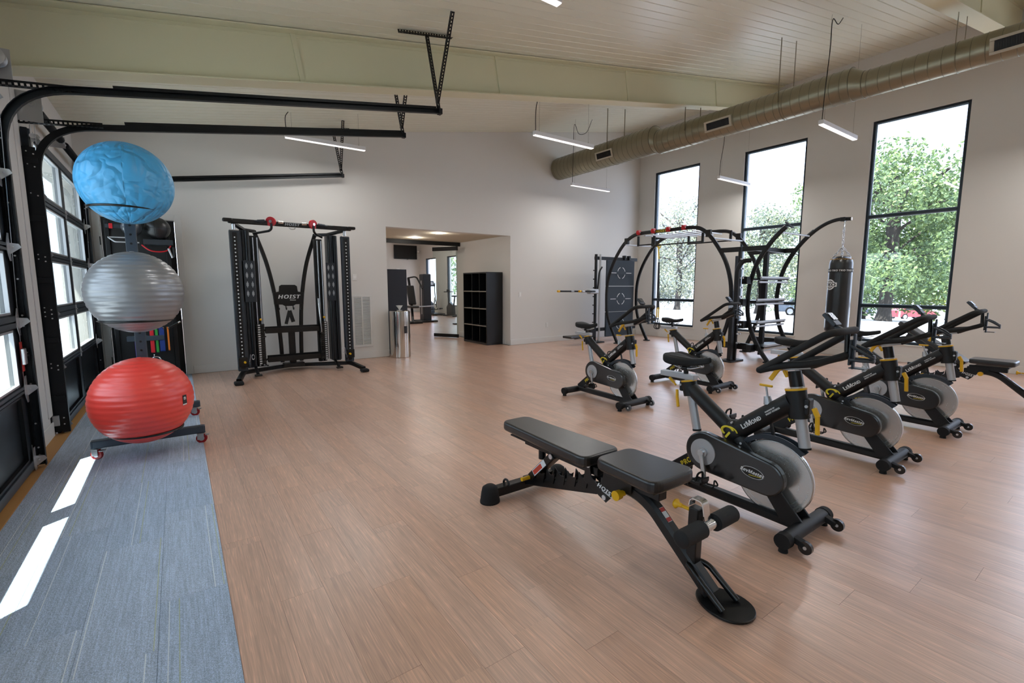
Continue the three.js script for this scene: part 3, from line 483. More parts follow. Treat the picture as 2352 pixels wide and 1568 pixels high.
// ================================================================ cable machine
{
  const t = thing('cable_machine', 'tall black dual cable machine with two weight stacks against the back wall', 'cable machine', [1.52, 0, -8.0]);
  const B = M.black;
  for (const s of [-1, 1]) {
    const X = s * 0.79, side_ = s < 0 ? 'left' : 'right';
    const col = sub(t, 'pulley_column'), x0 = X - 0.064, x1 = X + 0.064;
    obj('column', [rspan(x0, x1, 0.13, 2.2, -0.05, 0.05, 0.008, 2)], M.charcoal, col);
    obj('front_strip', [rspan(X - 0.03, X + 0.03, 0.16, 2.17, 0.05, 0.056, 0.002)], M.black, col);
    for (let y = 0.3; y < 2.1; y += 0.0545) obj('pin_hole', [cyl([X, y, 0.054], [X, y, 0.0585], 0.0105, 0.0105, 8)], M.whiteInk, col);
    obj('column_neck', [cyl([X, 2.2, 0], [X, 2.29, 0], 0.025), rspan(X - 0.06, X + 0.06, 2.195, 2.21, -0.055, 0.055, 0.003)], M.steel, col);
    obj('foot_tube', [rectTube(fillet([[X * 0.98, 0.1, -0.05], [X + s * 0.02, 0.1, 0.1], [X + s * 0.1, 0.055, 0.42]], 0.1), 0.07, 0.06, [0, 1, 0], 0.01)], B, t);
    obj('rubber_foot', [rbox(0.12, 0.05, 0.14, 0.02, X + s * 0.105, 0.027, 0.45, 3)], M.rubber, t);
    // weight tower
    const wx = s * 0.5, wz = -0.42, tw = sub(t, 'weight_tower');
    obj('shroud', [sweep([[wx + s * 0.16, 0.12, wz + 0.02], [wx + s * 0.16, 2.24, wz + 0.02]], [[-0.06, -0.13], [0.06, -0.13], [0.085, -0.07], [0.09, 0], [0.085, 0.07], [0.06, 0.13], [-0.06, 0.13]].map(([a, b]) => [a * s * -1, b]), [0, 0, 1], false)], M.charcoal, tw);
    obj('shroud_rib', [cyl([wx + s * 0.1, 0.14, wz + 0.17], [wx + s * 0.1, 2.23, wz + 0.17], 0.032), cyl([wx + s * 0.2, 0.14, wz + 0.15], [wx + s * 0.2, 2.23, wz + 0.15], 0.036)], M.black, tw);
    obj('guide_panel', [rspan(wx - 0.075 - s * 0.02, wx + 0.055 - s * 0.02, 0.1, 2.18, wz - 0.1, wz - 0.02, 0.006)], M.blackMatt, tw);
    obj('guide_rod', [cyl([wx - s * 0.02 - 0.03, 0.12, wz + 0.02], [wx - s * 0.02 - 0.03, 2.15, wz + 0.02], 0.012), cyl([wx - s * 0.02 + 0.03, 0.12, wz + 0.02], [wx - s * 0.02 + 0.03, 2.15, wz + 0.02], 0.012)], M.steel, tw);
    for (let i = 0; i < 18; i++) { const y = 0.15 + i * 0.036, p = obj('weight_plate', [rspan(wx - s * 0.02 - 0.055, wx - s * 0.02 + 0.055, y, y + 0.033, wz - 0.015, wz + 0.09, 0.003)], M.black, tw); obj('number_label', [box(0.034, 0.02, 0.002, wx + s * 0.005, y + 0.0165, wz + 0.0915)], M.whiteInk, p); }
    obj('selector_pin', [cyl([wx - s * 0.02, 0.87, wz + 0.09], [wx - s * 0.02, 0.87, wz + 0.13], 0.012), sph(0.02, wx - s * 0.02, 0.87, wz + 0.135, 12, 8)], M.yellow, tw);
    obj('exercise_chart', [rspan(wx + s * 0.1 - 0.075, wx + s * 0.1 + 0.075, 1.15, 1.78, wz + 0.203, wz + 0.206, 0.001)], M.charcoal, tw);
    for (let i = 0; i < 4; i++) for (const q of [-1, 1]) obj('chart_figure', [box(0.03, 0.05, 0.001, wx + s * 0.1 + q * 0.035, 1.28 + i * 0.14, wz + 0.2065).rotateZ(0), box(0.012, 0.09, 0.001, wx + s * 0.1 + q * 0.035, 1.28 + i * 0.14, wz + 0.2067)], M.greyInk, tw);
    // pulley carriage near the floor with its clip
    const ca = sub(t, 'cable_carriage');
    obj('carriage_block', [rspan(X - 0.06, X + 0.06, 0.2, 0.34, 0.06, 0.1, 0.006)], B, ca); obj('pulley', [disc(0.045, 0.02, X - s * 0.08, 0.22, 0.1, 20)], M.darkSteel, ca);
    obj('lock_pin', [cyl([X - s * 0.02, 0.27, 0.1], [X - s * 0.02, 0.27, 0.14], 0.016)], M.yellow, ca); obj('snap_hook', [torus(0.03, 0.006, 18, 6).scale(0.6, 1.2, 1).translate(X - s * 0.13, 0.34, 0.12), cyl([X - s * 0.1, 0.38, 0.1], [X - s * 0.08, 0.25, 0.1], 0.004, 0.004, 6)], M.steel, ca);
    obj('step_pedal', [rbox(0.1, 0.03, 0.07, 0.008, s * 0.6, 0.05, 0.08, 2), bar([s * 0.6, 0.06, 0.05], [s * 0.6, 0.14, -0.2], 0.04, 0.03)], M.black, t);
    // inner V tube and chinning handles
    obj('back_tube', [rectTube(curve([[s * 0.15, 0.12, -0.6], [s * 0.165, 0.6, -0.6], [s * 0.2, 1.15, -0.6], [s * 0.3, 1.75, -0.6], [s * 0.46, 2.27, -0.58]], 22), 0.06, 0.05, [0, 0, 1], 0.012)], B, t);
    obj('side_tube', [rectTube([[s * 0.46, 2.26, -0.58], [s * 0.62, 2.26, -0.42], [s * 0.79, 2.3, 0.0]], 0.06, 0.05, [0, 1, 0], 0.01)], B, t);
    obj('chin_handle', [pipe(fillet([[s * 0.5, 2.2, -0.3], [s * 0.33, 2.22, 0.02], [s * 0.3, 2.25, 0.06], [s * 0.3, 2.33, 0.06]], 0.05), 0.018, 10)], M.black, t);
    const rp = sub(t, 'rope_pulley'); obj('red_disc', [new THREE.CylinderGeometry(0.07, 0.07, 0.035, 28).rotateX(PI / 2).rotateY(s * 0.5).translate(s * 0.3, 2.36, 0.03)], M.red, rp); obj('pulley_hub', [new THREE.CylinderGeometry(0.022, 0.022, 0.05, 16).rotateX(PI / 2).rotateY(s * 0.5).translate(s * 0.3, 2.36, 0.035)], M.chrome, rp);
    obj('pull_grip', [cyl([s * 0.38, 2.36, 0.03], [s * 0.48, 2.35, 0.02], 0.026), cyl([s * 0.36, 2.36, 0.03], [s * 0.52, 2.35, 0.02], 0.012)], M.charcoal, rp); obj('pull_grip', [cyl([s * 0.2, 2.36, 0.03], [s * 0.13, 2.355, 0.03], 0.024)], M.chrome, rp);
  }
  obj('top_bar', [bar([-0.86, 2.335, 0], [0.9, 2.335, 0], 0.05, 0.07, [0, 1, 0], 0.015), rbox(0.13, 0.05, 0.1, 0.02, -0.86, 2.345, 0), rbox(0.13, 0.05, 0.1, 0.02, 0.9, 2.345, 0)], B, t);
  obj('bar_logo', [text('HOIST', 0.04, 0.001, 0.25, 1.3).translate(0.0, 2.337, 0.026)], M.greyInk, t);
  obj('centre_hook', [torus(0.035, 0.005, 20, 6, PI).rotateZ(PI).scale(1.3, 1, 1).translate(0, 2.3, 0)], M.steel, t);
  // base arc
  obj('base_arc', [rectTube(curve([[-0.79, 0.09, -0.06], [-0.5, 0.06, -0.38], [-0.25, 0.05, -0.56], [0, 0.05, -0.62], [0.25, 0.05, -0.56], [0.5, 0.06, -0.38], [0.79, 0.09, -0.06]], 30), 0.07, 0.06, [0, 1, 0], 0.012)], B, t);
  const sh = sub(t, 'name_board'); obj('board', [extr([[-0.22, -0.1], [-0.1, -0.105], [-0.06, -0.13], [0.06, -0.13], [0.1, -0.105], [0.22, -0.1], [0.23, 0.08], [0.14, 0.1], [0.13, 0.19], [0.1, 0.21], [-0.1, 0.21], [-0.13, 0.19], [-0.14, 0.1], [-0.23, 0.08]], 0.035, 0.006).translate(-0.01, 1.2, -0.55)], M.black, sh);
  obj('board_logo', [text('HOIST', 0.062, 0.0015, 0.25, 1.35).translate(0, 1.22, -0.531), text('fitness', 0.02, 0.0015).translate(0.05, 1.165, -0.531)], M.whiteInk, sh);
  for (const x of [-0.17, -0.06, 0.05, 0.16]) obj('accessory_hook', [pipe(fillet([[x, 1.1, -0.54], [x, 1.02, -0.54], [x, 1.0, -0.5], [x, 1.04, -0.48]], 0.02), 0.008, 7)], B, sh);
  for (const [y, w, z] of [[0.7, 0.41, -0.4], [0.235, 0.4, -0.38]]) {
    const r = sub(t, 'bar_rest'); obj('rest_channel', [rspan(-w, w, y - 0.06, y + 0.045, z - 0.03, z - 0.02, 0.003), rspan(-w, w, y - 0.06, y - 0.05, z - 0.02, z + 0.06, 0.003), rspan(-w, w, y - 0.06, y + 0.025, z + 0.055, z + 0.065, 0.003)], B, r);
    for (const s of [-1, 1]) obj('end_hook', [pipe(fillet([[s * w, y, z + 0.02], [s * (w + 0.03), y - 0.03, z + 0.03], [s * (w + 0.04), y - 0.1, z + 0.04], [s * (w + 0.0), y - 0.11, z + 0.06]], 0.03), 0.01, 7)], B, r);
  }
  obj('rest_post', [rspan(-0.06, 0.04, 0.06, 0.68, -0.5, -0.44, 0.008), rspan(-0.16, 0.16, 0.05, 0.12, -0.55, -0.4, 0.01)], B, t);
  const st = thing('ankle_strap', 'black ankle strap hanging from the cable machine name board', 'strap', [1.48, 0.86, -8.48]);
  obj('strap_loop', [bar([0.02, 0.13, 0], [-0.045, -0.09, 0.01], 0.05, 0.006, [0, 0, 1], 0.002), bar([0.02, 0.13, 0], [0.07, -0.06, 0.0], 0.06, 0.006, [0, 0, 1], 0.002)], M.blackMatt, st); obj('strap_ring', [torus(0.02, 0.004, 18, 6).translate(-0.05, -0.11, 0.01)], M.steel, st);
  const br = thing('straight_bar', 'thin chrome cable bar leaning on the right weight tower', 'bar', [1.97, 0, -8.3]); obj('bar_shaft', [cyl([-0.02, 0.62, 0.0], [-0.045, 1.2, -0.02], 0.014)], M.chrome, br); obj('bar_end', [sph(0.018, -0.045, 1.2, -0.02, 10, 8)], M.black, br);
}
// ================================================================ spin bikes (front stabiliser at z = 0, facing +z; the drive side is -x)
function makeBike() {
  const b = thing('spin_bike', '', 'spin bike', [0, 0, 0], 0, 'spin bikes'), K = M.blackMatt, F = M.bikeFrame;
  const face = (g, x, y, z, rot = 0) => g.rotateZ(rot).rotateY(-PI / 2).translate(x, y, z);       // lettering on the drive side
  // stabilisers
  for (const z of [0, -0.92]) {
    const s = sub(b, z ? 'rear_stabilizer' : 'front_stabilizer');
    obj('stabilizer_tube', [cyl([-0.235, 0.066, z], [0.235, 0.066, z], 0.039, 0.039, 24)], F, s);
    for (const q of [-1, 1]) {
      obj('end_cap', [cyl([q * 0.225, 0.064, z], [q * 0.268, 0.064, z], 0.044, 0.042, 24)], M.rubber, s);
      obj('levelling_foot', [cyl([q * 0.245, 0.002, z], [q * 0.245, 0.03, z], 0.024, 0.02, 16)], M.rubber, s);
      if (!z) { obj('wheel_bracket', [bar([q * 0.19, 0.075, 0.02], [q * 0.19, 0.055, 0.085], 0.045, 0.03)], M.rubber, s); obj('transport_wheel', [disc(0.034, 0.022, q * 0.2, 0.05, 0.088, 24)], M.blackGloss, s); obj('wheel_hub', [disc(0.009, 0.026, q * 0.2, 0.05, 0.088, 12)], M.bolt, s); }
    }
  }
  // frame
  const f = sub(b, 'frame');
  obj('bottom_tube', [rectTube([[0, 0.075, -0.9], [0, 0.062, -0.03]], 0.06, 0.066, [1, 0, 0], 0.014)], F, f);
  obj('rear_tube', [sweep([[0, 0.745, -0.775], [0, 0.66, -0.665], [0, 0.5, -0.445]], ring(0.046, 16, 0.95), [1, 0, 0])], F, f);
  obj('main_tube', [sweep([[0, 0.485, -0.445], [0, 0.6, -0.305], [0, 0.755, -0.11]], ring(0.055, 18, 0.9), [1, 0, 0])], F, f);
  obj('frame_hub', [new THREE.SphereGeometry(0.075, 24, 18).scale(0.75, 1, 1).translate(0, 0.5, -0.435), sweep([[0, 0.52, -0.44], [0, 0.44, -0.38], [0, 0.38, -0.34]], ring(0.05, 14, 0.9), [1, 0, 0])], F, f);
  obj('rear_strut', [bar([0, 0.36, -0.57], [0, 0.09, -0.9], 0.045, 0.085, [0, 1, 0], 0.008)], F, f);
  for (const x of [-0.05, 0.05]) obj('fork_plate', [side([[-0.385, 0.45], [-0.335, 0.47], [0.012, 0.095], [0.0, 0.07], [-0.1, 0.075]], 0.014, x, 0.003)], F, f);
  obj('seat_collar', [sweep([[0, 0.67, -0.742], [0, 0.69, -0.747], [0, 0.765, -0.766]], ring(0.05, 20, 0.9), [1, 0, 0]), rbox(0.05, 0.07, 0.03, 0.01, 0, 0.725, -0.808)], F, f);
  obj('head_collar', [sweep([[0, 0.672, -0.068], [0, 0.69, -0.071], [0, 0.828, -0.098]], ring(0.053, 22, 0.95), [1, 0, 0]), rbox(0.06, 0.09, 0.03, 0.01, 0, 0.745, -0.028)], F, f);
  obj('collar_band', [sweep([[0, 0.762, -0.765], [0, 0.771, -0.767]], ring(0.052, 22, 0.9), [1, 0, 0]), sweep([[0, 0.825, -0.0975], [0, 0.835, -0.0995]], ring(0.055, 22, 0.95), [1, 0, 0])], M.yellow, f);
  obj('frame_bolt', [cyl([-0.024, 0.735, -0.81], [-0.032, 0.735, -0.81], 0.008), cyl([-0.03, 0.75, -0.026], [-0.037, 0.75, -0.026], 0.008), cyl([-0.05, 0.455, -0.36], [-0.058, 0.455, -0.36], 0.007), cyl([-0.035, 0.565, -0.43], [-0.05, 0.565, -0.43], 0.006)], M.bolt, f);
  obj('maker_name', [face(smallCaps('LeMond', 0.03, 0.023), -0.0505, 0.6, -0.309, 0.675), face(text('POWERED BY', 0.0075, 0.0015).translate(-0.012, 0.009, 0), -0.0505, 0.695, -0.192, 0.675), face(text('HOIST FITNESS', 0.0095, 0.0015), -0.0505, 0.69, -0.19, 0.675)], M.whiteInk, f);
  obj('swirl_mark', [face(torus(0.031, 0.0075, 22, 6, 4.0).rotateZ(0.2).scale(1.15, 0.8, 0.5), -0.0565, 0.513, -0.447), face(torus(0.052, 0.0055, 16, 6, 1.6).rotateZ(0.25).scale(1, 0.75, 0.5), -0.0545, 0.5, -0.437), face(box(0.013, 0.045, 0.004, 0, 0, 0), -0.0565, 0.487, -0.444, -0.6)], M.yellowInk, f);
  obj('pro_mark', [face(text('PRO', 0.034, 0.0015), -0.0235, 0.215, -0.745, 0.68)], M.yellowInk, f);
  // chain guard
  const g = sub(b, 'chain_guard'), hull = []; const c1 = [-0.565, 0.355, 0.116], c2 = [-0.178, 0.308, 0.09], tilt = Math.atan2(c2[1] - c1[1], c2[0] - c1[0]), off = Math.acos((c1[2] - c2[2]) / Math.hypot(c2[0] - c1[0], c2[1] - c1[1]));
  for (let i = 0; i <= 24; i++) { const a = tilt + off + (2 * PI - 2 * off) * i / 24; hull.push([c1[0] + c1[2] * Math.cos(a), c1[1] + c1[2] * Math.sin(a)]); }
  for (let i = 0; i <= 14; i++) { const a = tilt - off + 2 * off * i / 14; hull.push([c2[0] + c2[2] * Math.cos(a), c2[1] + c2[2] * Math.sin(a)]); }
  obj('guard_shell', [side(hull, 0.052, -0.09, 0.01)], M.blackGloss, g);
  obj('guard_badge', [face(torus(0.05, 0.0025, 40, 6).scale(1.3, 0.62, 1), -0.117, 0.322, -0.25, -0.1)], M.silver, g);
  obj('badge_field', [face(new THREE.CylinderGeometry(0.05, 0.05, 0.002, 36).rotateX(PI / 2).scale(1.28, 0.6, 1), -0.1166, 0.322, -0.25, -0.1)], M.black, g);
  obj('badge_name', [face(text('RevMaster', 0.0195, 0.0015, 0.2), -0.1176, 0.325, -0.25, -0.1)], M.whiteInk, g);
  obj('badge_stroke', [face(box(0.07, 0.003, 0.001), -0.1178, 0.306, -0.235, 0.03)], M.yellowInk, g);
  // drive train
  const w = obj('flywheel', [lathe([[0.001, 0.011], [0.06, 0.011], [0.065, 0.008], [0.205, 0.008], [0.21, 0.011], [0.217, 0.011], [0.217, -0.011], [0.21, -0.011], [0.205, -0.008], [0.065, -0.008], [0.06, -0.011], [0.001, -0.011]], 72).rotateZ(PI / 2).translate(0, 0.293, -0.185)], M.flywheel, b);
  obj('flywheel_hub', [disc(0.03, 0.09, 0, 0.293, -0.185, 24), disc(0.05, 0.03, -0.05, 0.293, -0.185, 24)], M.black, w);
  const arc = []; for (let i = 0; i <= 16; i++) { const a = 2.4 - 1.55 * i / 16; arc.push([0, 0.293 + 0.24 * Math.sin(a), -0.185 + 0.24 * Math.cos(a)]); }
  obj('fender', [sweep(arc, [[-0.016, -0.03], [-0.016, 0.03], [0.012, 0.03], [0.012, 0.024], [-0.01, 0.024], [-0.01, -0.024], [0.012, -0.024], [0.012, -0.03]].map(([u, v]) => [-u, v]).reverse(), [1, 0, 0], false)], M.charcoal, b);
  const cr = sub(b, 'crank_set');
  obj('crank_cover', [disc(0.083, 0.008, -0.12, 0.355, -0.565, 40)], M.silver, cr); obj('axle', [disc(0.034, 0.02, -0.128, 0.355, -0.565, 24), disc(0.014, 0.3, 0, 0.355, -0.565, 16)], M.steel, cr);
  const pedal = (s, y, z) => { obj('crank_arm', [bar([s * 0.143, 0.355, -0.565], [s * 0.146, y, z], 0.014, 0.03, [0, 0, 1], 0.005), disc(0.02, 0.018, s * 0.143, 0.355, -0.565, 18)], M.brushed, cr); obj('pedal', [rbox(0.09, 0.022, 0.075, 0.006, s * 0.205, y, z), bar([s * 0.165, y - 0.02, z - 0.05], [s * 0.245, y - 0.02, z - 0.05], 0.01, 0.03), bar([s * 0.165, y + 0.02, z + 0.04], [s * 0.245, y + 0.02, z + 0.04], 0.01, 0.03)], M.black, cr);
    obj('toe_cage', [pipe(fillet([[s * 0.18, y - 0.01, z + 0.04], [s * 0.18, y + 0.0, z + 0.12], [s * 0.205, y + 0.05, z + 0.1], [s * 0.235, y + 0.0, z + 0.12], [s * 0.235, y - 0.01, z + 0.04]], 0.03), 0.005, 6), pipe(fillet([[s * 0.17, y, z], [s * 0.18, y + 0.06, z + 0.01], [s * 0.235, y + 0.06, z + 0.01], [s * 0.245, y, z]], 0.02), 0.006, 6)], M.rubber, cr); };
  pedal(-1, 0.195, -0.53); pedal(1, 0.515, -0.6);
  // saddle group
  const s = sub(b, 'saddle');
  const so = new THREE.Shape(); so.moveTo(0, -0.15); so.bezierCurveTo(0.035, -0.155, 0.07, -0.15, 0.078, -0.11); so.bezierCurveTo(0.085, -0.05, 0.03, -0.03, 0.016, 0.06); so.bezierCurveTo(0.012, 0.12, 0.012, 0.15, 0, 0.155); so.bezierCurveTo(-0.012, 0.15, -0.012, 0.12, -0.016, 0.06); so.bezierCurveTo(-0.03, -0.03, -0.085, -0.05, -0.078, -0.11); so.bezierCurveTo(-0.07, -0.15, -0.035, -0.155, 0, -0.15);
  const sg = new THREE.ExtrudeGeometry(so, { depth: 0.016, bevelEnabled: true, bevelSize: 0.012, bevelThickness: 0.018, bevelSegments: 4, curveSegments: 14 }).rotateX(PI / 2).scale(1, 1, 1); { const p = sg.attributes.position; for (let i = 0; i < p.count; i++) { const z = p.getZ(i); p.setY(i, p.getY(i) + 0.9 * z * z - (p.getY(i) < -0.02 ? -0.012 * Math.max(0, z / 0.15) : 0)); } sg.computeVertexNormals(); }
  obj('saddle_pad', [sg.translate(0, 0.9, -0.78)], M.grip, s);
  obj('saddle_rail', [pipe(fillet([[-0.02, 0.872, -0.9], [-0.022, 0.85, -0.84], [-0.022, 0.85, -0.74], [-0.008, 0.875, -0.67]], 0.03), 0.0045, 6), pipe(fillet([[0.02, 0.872, -0.9], [0.022, 0.85, -0.84], [0.022, 0.85, -0.74], [0.008, 0.875, -0.67]], 0.03), 0.0045, 6)], M.steel, s);
  obj('saddle_clamp', [rbox(0.06, 0.03, 0.045, 0.008, 0, 0.848, -0.79), cyl([0, 0.8, -0.79], [0, 0.84, -0.79], 0.016)], M.black, s);
  obj('seat_slider', [rspan(-0.026, 0.026, 0.775, 0.812, -0.978, -0.715, 0.005, 2)], M.silver, s);
  obj('seat_post', [sweep([[0, 0.775, -0.768], [0, 0.45, -0.69]], ring(0.029, 18, 0.75), [1, 0, 0])], M.silver, s); obj('post_cap', [cyl([0, 0.452, -0.69], [0, 0.44, -0.688], 0.028, 0.028, 16)], M.rubber, s);
  obj('seat_lever', [bar([0.0, 0.765, -0.92], [0.0, 0.735, -0.88], 0.016, 0.016), bar([0.0, 0.735, -0.88], [-0.03, 0.728, -0.845], 0.012, 0.012)], M.yellow, s);
  obj('seat_post_lever', [bar([-0.035, 0.7, -0.83], [-0.04, 0.655, -0.823], 0.016, 0.02), bar([-0.04, 0.66, -0.825], [-0.05, 0.585, -0.805], 0.014, 0.022)], M.yellow, s);
  // resistance knob
  const rk = sub(b, 'resistance_knob'); obj('knob_handle', [rbox(0.014, 0.014, 0.075, 0.005, 0, 0.822, -0.26)], M.yellow, rk); obj('knob_stem', [cyl([0, 0.82, -0.26], [0, 0.73, -0.243], 0.006), cyl([0, 0.76, -0.25], [0, 0.715, -0.24], 0.018, 0.026, 14)], M.silver, rk); obj('brake_rod', [cyl([0, 0.63, -0.225], [0, 0.535, -0.2], 0.009)], M.black, rk);
  // handlebar group
  const h = sub(b, 'handlebar');
  obj('handlebar_post', [sweep([[0, 0.51, -0.03], [0, 0.86, -0.098]], ring(0.031, 18, 0.8), [1, 0, 0])], M.silver, h); obj('post_sleeve', [sweep([[0, 0.845, -0.095], [0, 0.93, -0.112]], ring(0.034, 18, 0.85), [1, 0, 0])], M.black, h); obj('post_cap', [sweep([[0, 0.512, -0.0305], [0, 0.502, -0.0285]], ring(0.032, 18, 0.8), [1, 0, 0])], M.rubber, h);
  obj('slider', [bar([0, 0.925, -0.235], [0, 0.972, -0.01], 0.046, 0.028, [0, 1, 0], 0.004)], M.silver, h);
  obj('upper_bar', [pipe(fillet([[-0.2, 0.945, -0.2], [-0.17, 1.165, 0.1], [-0.1, 1.172, 0.125], [0.1, 1.172, 0.125], [0.17, 1.165, 0.1], [0.2, 0.945, -0.2]], 0.07, 7), 0.019, 12)], M.grip, h);
  for (const q of [-1, 1]) obj('lower_bar', [pipe(fillet([[q * 0.2, 0.942, -0.205], [q * 0.19, 0.985, -0.09], [q * 0.15, 1.0, 0.03], [q * 0.05, 1.04, 0.12], [q * 0.02, 1.05, 0.135]], 0.06, 6), 0.0185, 12), sph(0.0175, q * 0.2, 0.943, -0.205, 14, 10)], M.grip, h);
  obj('bar_stem', [bar([0, 0.965, -0.03], [0, 1.05, 0.13], 0.05, 0.03, [0, 1, 0], 0.008), cyl([0, 1.04, 0.13], [0, 1.165, 0.125], 0.012)], M.black, h);
  const bh = sub(b, 'bottle_holder'); obj('holder_plate', [rspan(-0.03, 0.03, 1.0, 1.13, 0.145, 0.155, 0.004), rspan(-0.012, 0.012, 0.98, 1.16, 0.155, 0.165, 0.003)], M.charcoal, bh);
  obj('holder_cage', [pipe(fillet([[-0.035, 1.1, 0.155], [-0.045, 1.08, 0.2], [-0.02, 1.045, 0.245], [0.02, 1.045, 0.245], [0.045, 1.08, 0.2], [0.035, 1.1, 0.155]], 0.03), 0.007, 7), pipe(fillet([[-0.035, 1.03, 0.155], [-0.045, 1.03, 0.2], [-0.02, 1.03, 0.245], [0.02, 1.03, 0.245], [0.045, 1.03, 0.2], [0.035, 1.03, 0.155]], 0.03), 0.007, 7), rspan(-0.012, 0.012, 1.02, 1.06, 0.238, 0.25, 0.003), rspan(-0.03, 0.03, 0.985, 0.99, 0.15, 0.22, 0.002)], M.charcoal, bh);
  const co = sub(b, 'console'); obj('console_case', [rbox(0.075, 0.085, 0.022, 0.006).rotateX(-0.75).translate(0, 1.225, 0.05), bar([0, 1.19, 0.07], [0, 1.172, 0.11], 0.02, 0.02)], M.charcoal, co); obj('console_screen', [rbox(0.055, 0.045, 0.002, 0.001).rotateX(-0.75).translate(0, 1.243, 0.0415 + 0.012)], M.screen, co);
  obj('bar_lever', [cyl([-0.02, 0.945, -0.17], [-0.05, 0.945, -0.17], 0.014), bar([-0.045, 0.94, -0.175], [-0.05, 0.87, -0.215], 0.014, 0.024), bar([-0.03, 0.93, -0.155], [-0.03, 0.895, -0.135], 0.012, 0.016)], M.yellow, h);
  obj('head_lever', [bar([-0.015, 0.745, 0.005], [-0.02, 0.7, 0.03], 0.016, 0.026), bar([-0.02, 0.71, 0.026], [-0.025, 0.605, 0.035], 0.014, 0.024)], M.yellow, h);
  return b;
}
M.bikeFrame = std('#101113', 0.5, 0.1);
{
  const b = makeBike(), P = [[2.765, -1.06, 'black spin bike whose flywheel stands beside the bench roller pads'], [4.2, -3.465, 'black spin bike farther back nearest the wide opening in the back wall'], [5.83, -3.37, 'black spin bike farther back in front of the cage'], [4.47, -1.125, 'black spin bike in the middle of the front row of three'], [5.925, -1.095, 'black spin bike at the window end of the front row']];
  b.position.set(P[0][0], 0, P[0][1]); b.userData.label = P[0][2];
  P.slice(1).forEach(([x, z, l]) => copy(b, [x, 0, z], l));
}
